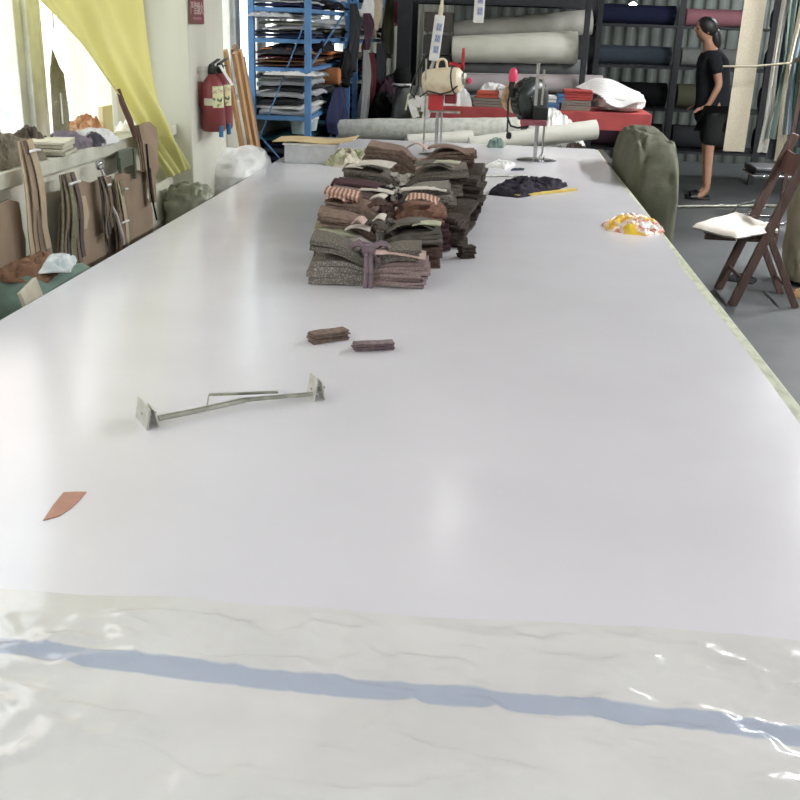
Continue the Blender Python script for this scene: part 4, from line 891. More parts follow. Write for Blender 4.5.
# ------------------------------------------------------------------ dark rack with large rolls
dr = thing('roll_rack', 'dark steel rack holding the large fabric rolls at back', 'rack', (-0.1, 10.1, 0))
for x, w in ((-0.80, 0.13), (0.85, 0.05)):
    for y in (-0.35, 0.35): MB().box((x, y, 1.2), (w, 0.06, 2.4)).build('post', M['darksteel'], dr, bevel=0.004)
for z in (0.5, 1.84, 2.35):
    b = MB()
    for y in (-0.35, 0.35): b.box((0, y, z), (1.8, 0.05, 0.12))
    b.box((0, 0, z+0.03), (1.6, 0.6, 0.02)); b.build('shelf', M['darksteel'], dr)
b = MB()
for y in (-0.28, 0.28): b.box((0.0, y, 1.0), (1.6, 0.04, 0.04))
b.build('beam', M['darksteel'], dr)
MB().bar((-1.25, -0.35, 1.86), (-0.75, -0.35, 1.84), 0.05, 0.1).build('beam_end', M['darksteel'], dr)
def roll(label, a, b, r0, r1, m, end=None, seed=1, name='fabric_roll', group='large fabric rolls on the dark rack', flap=True):
    a, b = Vector(a), Vector(b); t = thing(name, label, 'fabric roll', a, 0, group)
    d = b-a; n = 30; r_ = random.Random(seed)
    pts = [d*(i/n) for i in range(n+1)]; rs = [(r0+(r1-r0)*i/n)*(1+0.03*nz(i*0.6, seed)) for i in range(n+1)]
    mb = MB(); mb.tube(pts, rs, 28)
    mb.v = [tuple(Vector(v)*1.0 + Vector((0, 0, 0.006*nz(v[0]*5, v[1]*40+v[2]*14, seed)))) for v in mb.v]
    body = mb.build('roll_body', m, t, smooth=50)
    for s_, pp, rr in ((-1, pts[0], rs[0]), (1, pts[-1], rs[-1])):
        e = MB(); u = d.normalized()*s_
        e.tube([pp, pp+u*0.004], rr*0.86, 24); e.tube([pp+u*0.004, pp+u*0.01], rr*0.45, 20); e.build('roll_end', end or m, t, smooth=40)
    if flap:
        up = Vector((0, -0.25, 0.97))
        def f(u, v):
            ang = R(60+22*v) - 0.05*nz(u*6, seed); p = d*(0.02+0.93*u); rr = (r0+(r1-r0)*u)*1.02
            return (p.x, p.y - rr*math.cos(ang), p.z + rr*math.sin(ang)+0.002)
        MB().sheet(f, 24, 5, 0.004).build('loose_edge', m, t, smooth=60)
    return t
ry = 10.0
RG = mat('grey_dark_roll', '#727576', 0.8, 0, '#65686a', 6, 0.1, 40); RP = mat('pinkish_grey_roll', '#b8afb0', 0.8, 0, '#aaa1a2', 6, 0.1, 40)
RC = mat('cream_white_roll', '#dedfd2', 0.8, 0, '#d2d3c4', 5, 0.15, 30); RT = mat('grey_beige_roll', '#c2c1b8', 0.8, 0, '#b0afa5', 5, 0.15, 30)
roll('pinkish grey fabric roll lowest on the dark rack', (-0.62, 9.9, 1.09), (0.95, 9.9, 1.12), 0.085, 0.085, RP, seed=2)
roll('dark grey fabric roll beneath the big cream roll', (-0.55, 10.05, 1.235), (0.80, 10.05, 1.245), 0.085, 0.085, RG, seed=3)
roll('thick cream fabric roll on the dark rack, largest one', (-0.46, 9.92, 1.385), (0.69, 9.95, 1.44), 0.115, 0.145, RC, seed=4)
roll('grey beige tapering fabric roll on top of cream roll', (-0.46, 10.1, 1.555), (0.82, 10.1, 1.665), 0.075, 0.11, RT, seed=5)
for k, (z, c_) in enumerate(((1.42, '#4b4a48'), (1.62, '#5a544d'), (1.24, '#2f3331'))):
    o = MB().box((-0.60, 10.05, z), (0.26, 0.4, 0.17)).build('carton', mat('dark_box_%d' % k, c_, 0.8), bevel=0.004)
    tag(o, ['dark grey carton, middle of the stack left of cream roll', 'brown grey carton, top of the stack left of cream roll', 'black green carton, bottom of the stack left of cream roll'][k], 'carton', 'dark cartons beside the rolls')
o = MB().box((-0.60, 10.05, 1.09), (0.26, 0.42, 0.13)).build('carton', mat('dark_box_9', '#26292a', 0.8), bevel=0.004); tag(o, 'flat black carton lying on rack beam under the carton stack', 'carton')
# grey ribbed sheet behind
cg = MB(); corrug(cg, -1.5, -0.55, 11.6, 0.0, 2.3, 0.075, 0.012)
o = cg.build('ribbed_sheet', mat('light_ribbed_metal', '#96988f', 0.5, 0.2, '#868880', 3)); tag(o, 'pale ribbed metal sheet standing behind the dark rack post', 'metal sheet')
o = drape('red cloth strip hanging left of pale ribbed sheet', 11.2, -1.12, 1.95, 1.62, 0.3, 'maroon', 3.3)

# ------------------------------------------------------------------ red bench with cut pieces, white rolls
rbch = thing('red_bench', 'long red bench behind the table carrying grey and white pieces', 'bench', (0.30, 8.25, 0))
MB().box((0, 0, 0.945), (1.72, 0.56, 0.13)).build('bench_top', M['redboard'], rbch, bevel=0.004)
for x in (-0.78, 0.78):
    for y in (-0.22, 0.22): MB().box((x, y, 0.46), (0.05, 0.05, 0.92)).build('leg', M['darksteel'], rbch)
BZ = 1.0105
def block(label, x0, x1, z0, z1, cn, y=8.03, d=0.22, name='folded_fabric', m=None, cat='fabric'):
    h = z1-z0; n = max(1, round(h/0.02)); mb = MB(); r_ = random.Random(x0*100)
    for k in range(n): mb.box(((x0+x1)/2+r_.uniform(-.004, .004), y+d/2+r_.uniform(-.006, .006), z0+h*(k+0.5)/n), (x1-x0, d, h/n*0.86))
    o = mb.build(name, m or fabric(CN[cn]), bevel=0.002); return tag(o, label, cat, 'cut pieces stacked on the red bench')
CN['brick red'] = '#b5504c'; CN['warm grey'] = '#8d8880'; CN['scarlet'] = '#bf5e4a'; CN['sky'] = '#6c8cb8'
BZ0 = 1.0105
block('warm grey stack at left end of red bench, under scarlet piece', -0.19, 0.08, BZ0, BZ0+0.065, 'warm grey')
block('scarlet folded piece on the warm grey stack, red bench left', -0.17, 0.0, BZ0+0.066, BZ0+0.115, 'scarlet')
block('white stepped piece right of scarlet one on red bench', 0.0, 0.11, BZ0+0.066, BZ0+0.15, 'white')
block('pale blue piece beside black cutting machine on red bench', 0.10, 0.26, BZ0, BZ0+0.055, 'sky')
block('sky blue low piece right of black machine on red bench', 0.34, 0.46, BZ0, BZ0+0.05, 'sky', m=fabric('#5f86b5'))
block('white piece lying over the sky blue low piece', 0.33, 0.44, BZ0+0.051, BZ0+0.10, 'white', m=fabric('#dfe3e4'))
block('blue upright piece between white piece and grey stack', 0.445, 0.50, BZ0+0.051, BZ0+0.115, 'blue', m=fabric('#5a80b0'))
block('warm grey stack under brick red piece, red bench right', 0.48, 0.70, BZ0, BZ0+0.075, 'warm grey', m=fabric('#8a857c'))
block('brick red folded piece on the grey stack, red bench right', 0.50, 0.71, BZ0+0.076, BZ0+0.15, 'brick red')
block('light grey piece lying at the back of red bench', -0.3, 0.45, BZ0, BZ0+0.06, 'silver', 8.28, 0.18)
# white paper pieces near cream machine
cloth_heap('paper_pattern', 'white paper piece on the red bench right of cream machine', 'paper', [(-0.45, 8.0), (-0.2, 8.02), (-0.22, 8.2), (-0.47, 8.2)], 0.11, M['paper'], 51, z0=BZ0+0.0)
cloth_heap('paper_pattern', 'crumpled white paper at back of red bench near scarlet piece', 'paper', [(-0.17, 8.27), (0.1, 8.27), (0.08, 8.42), (-0.15, 8.42)], 0.09, M['paper'], 52, z0=BZ0+0.062)
# zigzag edged white fabric spilling over right end
def zig(u, v):
    zg = 0.02*(abs(((v*14) % 1)-0.5)*2-0.5)*(1-u)
    x = 0.60 + 0.50*u + 0.22*v*(1-u) + zg; y = 8.34 - 0.36*v
    z = 1.165 + 0.03*math.sin(u*5)*math.sin(v*3+1) - 0.09*v*v + 0.02*nz(x*6, y*6, 2) + 0.05*math.sin(PI*u)*(1-v)
    return (x, y, z)
wf = MB(); wf.sheet(zig, 40, 56, 0.006)
o = wf.build('white_fabric', fabric('#e6e6e4'), smooth=50); tag(o, 'white fabric with zigzag edge heaped at right end of red bench', 'fabric')
b = MB(); b.blob((0, 0, 0), (0.36, 0.42, 0.12), 61, 0.15, 2, 40, 20, 0.7); o = b.build('cushion_bundle', fabric('#d9d9d6', '#cdcdca'), smooth=80, loc=(0.94, 8.24, BZ0)); tag(o, 'soft white bundle under the zigzag edged fabric', 'bundle')

# stand behind the table end carrying long white rolls
sd = thing('low_stand', 'low steel stand behind the far end of table carrying white rolls', 'stand', (-0.15, 7.42, 0))
MB().box((0, -0.06, 0.745), (1.9, 0.78, 0.03)).build('stand_top', M['leg'], sd)
for x in (-0.88, 0.88):
    for y in (-0.27, 0.27): MB().box((x, y, 0.365), (0.05, 0.05, 0.73)).build('leg', M['leg'], sd)
wr = mat('wrapped_white_roll', '#e6e7e0', 0.35, 0, '#d3d5c9', 26, 0.4, 40, ramp=(0.45, 0.6))
roll('long wrapped white roll lying behind far end of the table', (-1.16, 7.5, 0.845), (0.16, 7.42, 0.905), 0.075, 0.088, wr, seed=9, group='white rolls behind the table', flap=False)
sm = mat('smooth_white_roll', '#e8e7de', 0.5, 0, '#dddcd1', 5, 0.1, 20)
roll('smooth cream white roll slanting up behind the black machine', (-0.18, 7.12, 0.815), (0.69, 7.25, 0.945), 0.055, 0.065, sm, seed=12, group='white rolls behind the table', flap=False)
roll('lower cream white roll hidden partly behind bundles and rod', (-0.62, 7.17, 0.815), (-0.17, 7.3, 0.845), 0.05, 0.055, sm, seed=13, group='white rolls behind the table', flap=False)
cloth_heap('poly_sheet', 'crumpled clear white plastic on rolls right of black machine', 'plastic', [(0.20, 7.30), (0.62, 7.36), (0.66, 7.60), (0.20, 7.62)], 0.23, M['polybag'], 62, z0=0.762, freq=9)
cloth_heap('poly_sheet', 'crumpled white wrapping left of black machine base', 'plastic', [(-0.12, 6.955), (0.06, 6.955), (0.06, 7.05), (-0.12, 7.05)], 0.12, M['polybag'], 63, z0=0.762, freq=12)
cloth_heap('green_scrap', 'small grey green cloth beside the white wrapping', 'cloth', [(-0.05, 6.70), (0.05, 6.70), (0.06, 6.84), (-0.05, 6.85)], 0.05, fabric('#7e938a'), 64, z0=TZ)
cloth_heap('dark_cloth', 'dark brown cloth at far right corner behind the table', 'cloth', [(0.34, 6.96), (0.66, 6.96), (0.68, 7.05), (0.36, 7.04)], 0.11, fabric('#4a403c'), 65, z0=0.762)
# ------------------------------------------------------------------ right side: khaki sack, chair, pipe, stool, hanging strips
b = MB(); b.blob((0, 0, 0), (0.27, 1.15, 1.07), 71, 0.07, 1.7, 60, 44, 0.42)
o = b.build('fabric_sack', mat('khaki_sack', '#5f604e', 0.85, 0, '#515242', 4, 0.3, 30), smooth=80, loc=(0.825, 5.76, 0)); tag(o, 'tall khaki sack standing on floor against table right side', 'sack')

fc = thing('folding_chair', 'dark wooden folding chair standing right of the table', 'chair', (1.62, 6.46, 0))
ox, oy = 1.62, 6.46
for y in (6.25, 6.68):
    MB().bar((1.535-ox, y-oy, 0.0), (1.868-ox, y-oy, 1.02), 0.026, 0.058, (0, 0, 1)).build('leg', M['wood'], fc, bevel=0.005)
for y in (6.285, 6.645):
    MB().bar((1.675-ox, y-oy, 0.50), (1.935-ox, y-oy, 0.0), 0.022, 0.042).build('leg', M['wood'], fc, bevel=0.004)
MB().sheet(lambda u, v: (1.815-ox+0.028*(1-v)*0+0.10*v*0.33-0.02*math.sin(PI*u), 6.262-oy+0.406*u, 0.80+0.12*v), 10, 3, 0.016).build('backrest', mat('red_brown_wood', '#6e4a44', 0.45, 0, '#573936', 8), fc, smooth=50)
sb = MB()
for k in range(5): sb.box((1.36-ox+k*0.075, 0, 0.432), (0.062, 0.36, 0.014))
for y in (-0.17, 0.17): sb.box((1.53-ox, y, 0.415), (0.42, 0.022, 0.028))
sb.build('seat', M['wood'], fc, bevel=0.002)
MB().tube([(1.585-ox, 6.26-oy, 0.16), (1.585-ox, 6.67-oy, 0.16)], 0.011, 8).build('stretcher', M['wood'], fc)
MB().tube([(1.88-ox, 6.285-oy, 0.12), (1.88-ox, 6.645-oy, 0.12)], 0.011, 8).build('stretcher', M['wood'], fc)
MB().tube([(1.80-ox, 6.24-oy, 0.78), (1.81-ox, 6.30-oy, 0.765), (1.80-ox, 6.36-oy, 0.79)], 0.006, 6).build('wire_tie', M['zinc'], fc)
def cush(u, v):
    P0, P1, P2, P3 = Vector((1.25, 6.36)), Vector((1.455, 6.05)), Vector((1.76, 6.31)), Vector((1.62, 6.86))
    p = P0.lerp(P1, u).lerp(P3.lerp(P2, u), v)
    e = min(u, 1-u, v, 1-v); k = min(1, e/0.12)
    return (p.x, p.y, 0.468 + 0.036*math.sqrt(k) + 0.006*nz(p.x*9, p.y*9) + 0.012*v)
cm = MB().sheet(cush, 30, 30, 0.020)
o = cm.build('seat_cushion', fabric('#ddd6cd', '#d2cac0', 6), smooth=60); o.location.z = -0.008; tag(o, 'off white seat pad lying on the dark folding chair', 'cushion')

o = MB().tube([(0.95, 9.72, 0.014), (1.76, 10.0, 0.014), (2.9, 10.38, 0.014), (3.4, 10.55, 0.014)], 0.013, 10).build('floor_pipe', M['zinc'], smooth=50); tag(o, 'thin grey pipe lying across the concrete floor', 'pipe')
MB().lathe([(0.013, -0.02), (0.022, -0.018), (0.022, 0.018), (0.013, 0.02)], 12, Matrix.Translation((2.25, 10.163, 0.015)) @ Matrix.Rotation(R(90), 4, 'Y')).build('pipe_joint', M['zinc'], o)

sc = thing('office_chair', 'black office chair with chrome legs behind the folding chair', 'chair', (2.50, 9.5, 0))
MB().box((0, 0, 0.47), (0.40, 0.42, 0.06)).build('seat', M['black'], sc, bevel=0.02)
MB().box((0, 0, 0.432), (0.42, 0.44, 0.016)).build('seat_trim', M['steel'], sc, bevel=0.006)
MB().sheet(lambda u, v: (0.21+0.03*math.sin(PI*u)+0.05*v, -0.19+0.38*u, 0.55+0.35*v), 10, 8, 0.04).build('backrest', M['black'], sc, smooth=60)
MB().tube([(0.1, 0, 0.46), (0.24, 0, 0.47), (0.25, 0, 0.60)], 0.014, 8).build('back_bracket', M['steel'], sc, smooth=50)
for sy in (-0.2, 0.2):
    MB().tube([(0.18, sy, 0.43), (0.2, sy, 0.30), (0.19, sy, 0.06), (0.12, sy, 0.015), (-0.18, sy, 0.015), (-0.24, sy, 0.03), (-0.2, sy, 0.11), (-0.05, sy, 0.15)], 0.013, 10).build('leg', M['steel'], sc, smooth=60)

# rail with hanging long strips
hr = thing('hanging_rail', 'dark ceiling hung rail holding the long hanging fabric strips', 'rail', (2.45, 8.55, 0))
for x in (-0.36, 0.7):
    MB().tube([(x, 0, 2.2), (x, 0, 3.4)], 0.012, 10).build('hanger_rod', M['darksteel'], hr, smooth=50)
MB().tube([(-0.75, 0, 2.2), (0.78, 0, 2.2)], 0.018, 10).build('crossbar', M['darksteel'], hr, smooth=50)
HS = [('cream', '#d9d2bd', 2.17, 0.07), ('pale grey', '#c9c8c0', 2.04, 0.07), ('slate blue', '#5f7180', 2.07, 0.09), ('grey green', '#77867f', 2.11, 0.08), ('dark grey', '#4d5256', 2.15, 0.10),
      ('steel blue', '#7c8c97', 2.19, 0.08), ('moss green', '#65735a', 2.23, 0.09), ('ivory', '#dcd8c8', 2.27, 0.08), ('bottle green', '#2f5345', 2.20, 0.09), ('teal grey', '#5e7370', 2.31, 0.09), ('charcoal', '#3d4144', 2.35, 0.10),
      ('sage', '#8a9683', 2.41, 0.10), ('khaki', '#84836a', 2.48, 0.11)]
for k, (nm, cc, x, w) in enumerate(HS):
    x += 0.09
    y0 = 8.44 + 0.10*((k*7) % 5)/4; zb = 0.66 + 0.22*((k*5) % 4)/4 + (0.15 if k in (2, 5) else 0)
    def f(u, v, x=x, w=w, y0=y0, k=k, zb=zb):
        z = 2.18 + (zb-2.18)*v
        gat = 0.55+0.45*abs(v-0.45)/0.45     # gathered by a cord near mid height
        return (x + (u-0.5)*w*gat + (2.2-x)*0.25*(1-abs(v-0.45)/0.55 if v > 0 else 0) + 0.012*math.sin(v*8+k), y0 + 0.015*math.sin(u*8+k+v*3), z)
    o = MB().sheet(f, 8, 24, 0.004).build('hanging_strip', fabric(cc), smooth=60); tag(o, f'{nm} long fabric strip hanging on the rail at right edge', 'fabric strip', 'long strips hanging on the right rail')
o = MB().tube([(1.72, 8.40, 1.36), (1.95, 8.395, 1.37), (2.2, 8.39, 1.40), (2.45, 8.40, 1.45)], 0.008, 8).build('tie_cord', mat('jute_cord', '#9d9682', 0.8), smooth=50); tag(o, 'cord tied across the hanging strips at mid height', 'cord')
o = MB().sheet(lambda u, v: (1.86+0.17*u, 8.62, 0.70+1.2*v), 4, 6, 0.006).build('hanging_board', fabric('#d8cfb8')); o['label'] = 'tall cream board hanging behind the fabric strips'; o['category'] = 'board'
cloth_heap('hanging_bundle', 'pale pink and white cloth bunch at the right picture edge', 'cloth', [(2.28, 8.22), (2.5, 8.22), (2.5, 8.36), (2.28, 8.36)], 0.1, pinkw, 77, z0=1.45)
tag(MB().box((2.40, 8.29, 1.43), (0.3, 0.2, 0.03)).build('wall_shelf', M['wood']), 'small wooden ledge holding the pale cloth bunch', 'ledge')
for q in (2.30, 2.50): MB().box((q-0, 8.29, 0.7075), (0.03, 0.03, 1.415)).build('leg', M['wood'], bpy.data.objects['wall_shelf'])
bpy.data.objects['wall_shelf'].name = 'tall_stand'
bpy.data.objects['tall_stand']['label'] = 'narrow wooden stand holding the pale cloth bunch'; bpy.data.objects['tall_stand']['category'] = 'stand'
# pale sack in lower right behind chair
b = MB(); b.blob((0, 0, 0), (0.40, 0.40, 0.95), 81, 0.12, 1.8, 44, 34, 0.6); o = b.build('fabric_sack', mat('beige_sack', '#b5ad96', 0.85, 0, '#9f977f', 5, 0.3, 30), smooth=80, loc=(2.22, 7.0, 0)); tag(o, 'beige sack on floor behind folding chair at right edge', 'sack')
cloth_heap('floor_scrap', 'dark scrap of cloth on the floor behind chair legs', 'scrap', [(1.62, 6.95), (1.80, 6.86), (1.86, 6.98), (1.72, 7.10)], 0.04, fabric('#2b2c2d'), 82, z0=0.001)
cloth_heap('floor_scrap', 'green and rust scrap on the floor under folding chair', 'scrap', [(1.98, 6.55), (2.1, 6.5), (2.12, 6.66), (2.0, 6.7)], 0.05, fabric('#6f7a5b', '#a0623f', 20), 83, z0=0.001)

# far dark shelving with rolls on the right
fr, _, _ = rack('shelving_rack', 'dark steel shelving along back wall filled with fabric rolls', 1.05, 3.9, 11.9, 12.6, [0.35, 0.80, 1.25, 1.68, 2.15], 2.4, M['darksteel'], 0.06)
MB().box((-0.55, -0.35, 1.2), (0.07, 0.05, 2.4)).build('post', M['darksteel'], fr)
MB().box((0.45, -0.35, 1.2), (0.07, 0.05, 2.4)).build('post', M['darksteel'], fr)
RR = ['black', 'charcoal', 'slate', 'olive', 'navy', 'grey', 'plum', 'dark green']
i = 0
for zi, z in enumerate((0.80, 1.25, 1.68, 0.35)):
    for j, x in enumerate((1.5, 2.42, 3.36)):
        cn = RR[(i*3+zi) % 8] if not (zi == 2 and j == 1) else 'pink'; i += 1
        r_ = 0.13 if zi in (0, 3) else 0.10 if cn != 'pink' else 0.09
        lb = f"{cn} fabric roll, {['left', 'middle', 'right'][j]} on {['low', 'middle', 'upper', 'lowest'][zi]} shelf of back wall shelving"
        roll(lb, (x-0.40, 12.2, z+r_+0.002), (x+0.40, 12.2, z+r_+0.002), r_, r_, fabric(CN[cn]), seed=20+i, group='fabric rolls on the back wall shelving', flap=False)

# work light on the back wall
wl_ = thing('work_light', 'small bright round lamp on the back wall', 'lamp', (1.62, 13.93, 1.90))
MB().lathe([(0.03, 0.0), (0.05, 0.01), (0.062, 0.06), (0.055, 0.06)], 20, Matrix.Rotation(R(90), 4, 'X')).build('lamp_housing', M['black'], wl_, smooth=40)
MB().lathe([(0.001, 0.058), (0.056, 0.058), (0.05, 0.07), (0.001, 0.074)], 20, Matrix.Rotation(R(90), 4, 'X')).build('bulb', mat('lamp_glow', '#f4f8ff', 0.4, emit=60), wl_)

# ------------------------------------------------------------------ person far behind
def person():
    px, py = 2.17, 10.75
    t = thing('person', 'person in dark clothes standing side on with one bare calf showing', 'person', (px, py, 0))
    def skin(name, verts, edges, rad, m, parent, root=0, sub=2):
        me = bpy.data.meshes.new(name); me.from_pydata(verts, edges, []); o = bpy.data.objects.new(name, me); C.objects.link(o); o.parent = parent
        md = o.modifiers.new('skin', 'SKIN'); md.use_smooth_shade = True
        sv = me.skin_vertices[0].data
        for i, r_ in enumerate(rad): sv[i].radius = r_ if isinstance(r_, tuple) else (r_, r_)
        sv[root].use_root = True
        s = o.modifiers.new('sub', 'SUBSURF'); s.levels = s.render_levels = sub
        me.materials.append(m); return o
    # facing -X; y is left/right
    V = [(0.0, 0, 0.92), (0.005, 0, 1.10), (0.0, 0, 1.28), (-0.005, 0, 1.40), (-0.012, 0, 1.50), (-0.03, 0, 1.58), (-0.035, 0, 1.66),   # 0-6 spine, neck, head
         (0.0, -0.09, 0.88), (-0.015, -0.095, 0.50), (0.02, -0.095, 0.10), (-0.03, -0.095, 0.035), (-0.13, -0.10, 0.025),      # right leg
         (0.0, 0.09, 0.88), (0.0, 0.095, 0.50), (0.05, 0.095, 0.10), (0.0, 0.095, 0.035), (-0.10, 0.10, 0.025),
         (0.0, -0.16, 1.40), (0.02, -0.21, 1.13), (-0.10, -0.20, 0.93), (-0.17, -0.19, 0.90),
         (0.0, 0.16, 1.40), (0.02, 0.21, 1.13), (-0.10, 0.20, 0.93), (-0.17, 0.19, 0.90)]
    E_ = [(0, 1), (1, 2), (2, 3), (3, 4), (4, 5), (5, 6), (0, 7), (7, 8), (8, 9), (9, 10), (10, 11), (0, 12), (12, 13), (13, 14), (14, 15), (15, 16), (3, 17), (17, 18), (18, 19), (19, 20), (3, 21), (21, 22), (22, 23), (23, 24)]
    rad = [(0.12, 0.15), (0.10, 0.13), (0.11, 0.15), (0.09, 0.13), (0.05, 0.05), (0.075, 0.07), (0.08, 0.072), 0.085, 0.055, 0.036, 0.034, 0.024, 0.085, 0.055, 0.036, 0.034, 0.024,
           0.055, 0.038, 0.026, 0.018, 0.055, 0.038, 0.026, 0.018]
    body = skin('body', V, E_, rad, M['skin'], t)
    MB().blob((-0.04, 0, 1.515), (0.185, 0.155, 0.225), 1, 0.0, 1, 26, 18, 0.95, False).build('head', M['skin'], t, smooth=80)
    f = MB(); f.blob((-0.135, 0, 1.615), (0.035, 0.028, 0.045), 2, 0, 1, 12, 8, 0.9, False); f.build('nose', M['skin'], t, smooth=80)
    for s_ in (-1, 1):
        MB().blob((-0.115, s_*0.034, 1.632), (0.03, 0.026, 0.022), 3, 0, 1, 12, 8, 0.9, False).build('eye', M['black'], t, smooth=80)
        MB().blob((-0.03, s_*0.078, 1.60), (0.04, 0.02, 0.06), 4, 0, 1, 12, 8, 0.9, False).build('ear', M['skin'], t, smooth=80)
    MB().blob((-0.120, 0, 1.568), (0.03, 0.055, 0.014), 5, 0, 1, 12, 8, 0.9, False).build('mouth', mat('lips', '#9a5a50', 0.5), t, smooth=80)
    h = MB(); h.blob((-0.015, 0, 1.56), (0.20, 0.19, 0.20), 6, 0.03, 3, 30, 20, 0.9); h.blob((0.05, 0, 1.45), (0.11, 0.15, 0.22), 7, 0.03, 3, 24, 16, 0.9); h.build('hair', M['hair'], t, smooth=80)
    for s_, yy in ((-1, -0.19), (1, 0.19)):
        for k in range(4):
            y2 = yy - 0.03 + 0.018*k; ln = (0.06, 0.072, 0.068, 0.055)[k]
            skin('finger', [(-0.17, y2, 0.90), (-0.17-ln*0.55, y2, 0.885), (-0.17-ln*0.9, y2, 0.862)], [(0, 1), (1, 2)], [0.009, 0.008, 0.007], M['skin'], t, sub=1)
        skin('thumb', [(-0.155, yy-s_*0.02, 0.91), (-0.185, yy-s_*0.045, 0.90), (-0.205, yy-s_*0.052, 0.885)], [(0, 1), (1, 2)], [0.010, 0.009, 0.008], M['skin'], t, sub=1)
    dkc = fabric('#23252a')
    skin('shirt', [(0.0, 0, 0.72), (0.005, 0, 1.10), (0.0, 0, 1.28), (-0.005, 0, 1.40), (-0.012, 0, 1.455), (0.0, -0.16, 1.40), (0.015, -0.20, 1.22), (0.0, 0.16, 1.40), (0.015, 0.20, 1.22)],
         [(0, 1), (1, 2), (2, 3), (3, 4), (3, 5), (5, 6), (3, 7), (7, 8)], [(0.175, 0.21), (0.15, 0.18), (0.15, 0.19), (0.12, 0.15), 0.06, 0.075, 0.06, 0.075, 0.06], dkc, t)
    skin('shorts', [(0.0, 0, 0.94), (0.0, -0.09, 0.84), (-0.012, -0.095, 0.52), (0.0, 0.09, 0.84), (0.0, 0.095, 0.52)], [(0, 1), (1, 2), (0, 3), (3, 4)], [(0.16, 0.20), 0.115, 0.09, 0.115, 0.09], fabric('#2b2d2c'), t)
    for q, xx in ((-0.098, 0.0), (0.098, 0.03)):
        sp = MB(); sp.prism([(0.06+xx, q-0.03), (0.03+xx, q-0.045), (-0.10+xx, q-0.05), (-0.175+xx, q-0.04), (-0.195+xx, q), (-0.175+xx, q+0.04), (-0.10+xx, q+0.05), (0.03+xx, q+0.045), (0.06+xx, q+0.03)], 0.018)
        o = sp.build('slipper', M['black'], t, bevel=0.004)
        MB().sheet(lambda u, v: (-0.07+xx-0.07*v, q+0.055*math.cos(PI*u), 0.018+0.05*math.sin(PI*u)*(1-0.3*v)), 14, 4, 0.004).build('slipper_strap', M['black'], o, smooth=60)
    def lean(z): return -0.15*max(0, z-0.92)/0.75
    for ch in t.children_recursive:
        for v in ch.data.vertices: v.co.x += lean(v.co.z)
    return t
person()

# ------------------------------------------------------------------ added unseen tube lamps that brighten the room; pendant bulb
M['tube'] = mat('fill_tube_glow', '#f6f7ff', 0.4, emit=26)
def lamp(x, y, z, label, power, length=1.2):
    t = thing('added_fill_lamp', label, 'lamp', (x, y, z))
    MB().box((0, 0, 0.045), (0.14, length, 0.05)).build('lamp_housing', M['white'], t, bevel=0.005)
    for dx_ in (-0.035, 0.035): MB().tube([(dx_, -length/2+0.03, 0.0), (dx_, length/2-0.03, 0.0)], 0.014, 10).build('tube', M['tube'], t)
    for dy_ in (-length/3, length/3): MB().tube([(0, dy_, 0.07), (0, dy_, 3.4-z)], 0.004, 6).build('hanger_wire', M['steel'], t)
    l = bpy.data.lights.new('fill_light', 'AREA'); l.shape = 'RECTANGLE'; l.size = 0.14; l.size_y = length; l.energy = power; l.color = (0.97, 0.985, 1.0)  # extra fill light added just below the tubes
    lo = bpy.data.objects.new('fill_light', l); C.objects.link(lo); lo.parent = t; lo.location = (0, 0, -0.02)
names = [('added unseen fill tube above right aisle, nearest the viewpoint', 2.95, 1.0), ('added unseen fill tube above right aisle, second from the front', 3.1, 3.4), ('added unseen fill tube above right aisle, third from the front', 3.1, 5.6),
         ('added unseen fill tube above back aisle near far shelving', 3.2, 8.0), ('added unseen fill tube behind the viewpoint, left one', -0.9, -2.0), ('added unseen fill tube behind the viewpoint, middle one', 0.9, -1.6), ('added unseen fill tube behind the viewpoint, right one', 2.6, -2.2), ('added unseen fill tube above back right corner of the room', 3.8, 12.6)]
PW = [14, 32, 85, 100, 8, 8, 8, 70]
for (lb, x, y), pw in zip(names, PW): lamp(x, y, 3.15, lb, pw)
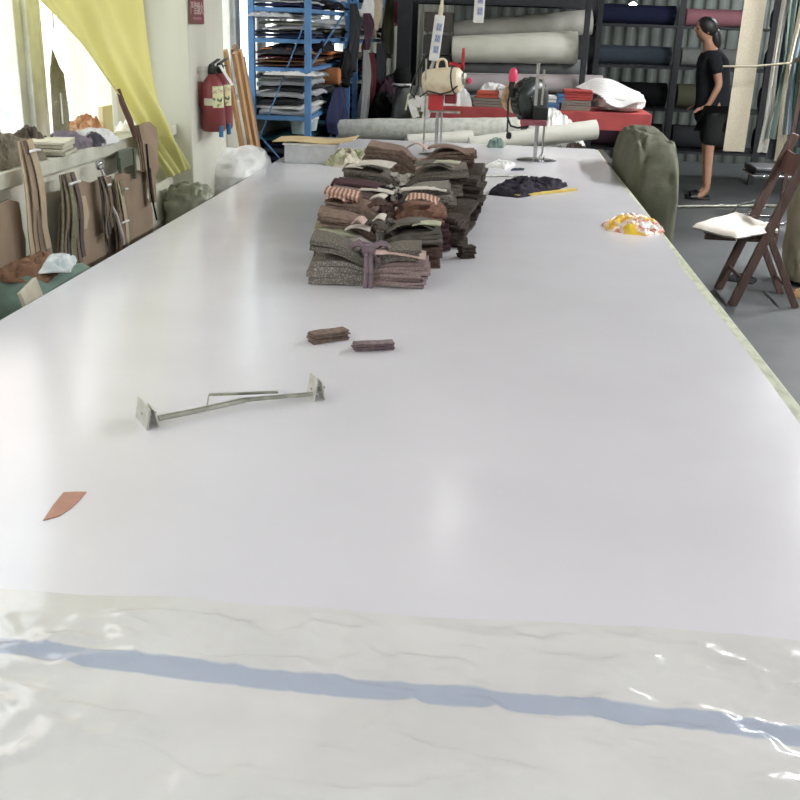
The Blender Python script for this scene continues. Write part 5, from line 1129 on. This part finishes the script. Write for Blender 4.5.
# round bulb pendant whose reflection shows on the sheet
pb = thing('pendant_bulb', 'bare round bulb hanging above far half of the table', 'lamp', (-0.145, 5.47, 2.92))
MB().lathe([(0.012, 0.05), (0.02, 0.045), (0.03, 0.02), (0.034, -0.01), (0.027, -0.035), (0.010, -0.045)], 24).build('bulb', mat('bulb_glow', '#ffffff', 0.4, emit=26), pb, smooth=80)
MB().lathe([(0.02, 0.045), (0.022, 0.10), (0.01, 0.11)], 16).build('socket', M['black'], pb, smooth=40)
MB().tube([(0, 0, 0.1), (0, 0, 0.48)], 0.004, 6).build('cord', M['rubber'], pb)

# ------------------------------------------------------------------ daylight
w = bpy.data.worlds.new('sky'); bpy.context.scene.world = w; w.use_nodes = True
bg = w.node_tree.nodes['Background']; bg.inputs[0].default_value = (0.93, 0.965, 1.0, 1); bg.inputs[1].default_value = 2.5
s = bpy.data.lights.new('sun', 'SUN'); s.energy = 1.1; s.angle = R(3); s.color = (1, 0.96, 0.9)
so = bpy.data.objects.new('sun', s); C.objects.link(so); so.rotation_euler = (R(12), R(48), 0)
for (y0, y1, nm) in ((-3.0, 4.45, 'window_portal'), (5.45, 12.45, 'window_portal')):
    l = bpy.data.lights.new(nm, 'AREA'); l.shape = 'RECTANGLE'; l.size = 1.8; l.size_y = y1-y0; l.cycles.is_portal = True
    lo = bpy.data.objects.new(nm, l); C.objects.link(lo); lo.location = (-1.88, (y0+y1)/2, 1.98); lo.rotation_euler = (0, R(-90), 0)

# ------------------------------------------------------------------ camera
cam = bpy.data.cameras.new('camera'); co = bpy.data.objects.new('camera', cam); C.objects.link(co)
cam.sensor_fit = 'HORIZONTAL'; cam.sensor_width = 36; cam.lens = 36*1000/800; cam.clip_start = 0.02; cam.clip_end = 300
co.location = (0, 0, 1.57)
co.matrix_world = Matrix.Translation((0, 0, 1.57)) @ (Matrix.Rotation(R(4.82078), 4, 'Z') @ Matrix.Rotation(R(90-20.4741), 4, 'X') @ Matrix.Rotation(R(2.0), 4, 'Z'))
sc_ = bpy.context.scene; sc_.camera = co
sc_.view_settings.view_transform = 'Standard'; sc_.view_settings.look = 'None'; sc_.view_settings.exposure = 0.68; sc_.view_settings.gamma = 1.0
sc_.view_settings.use_curve_mapping = False
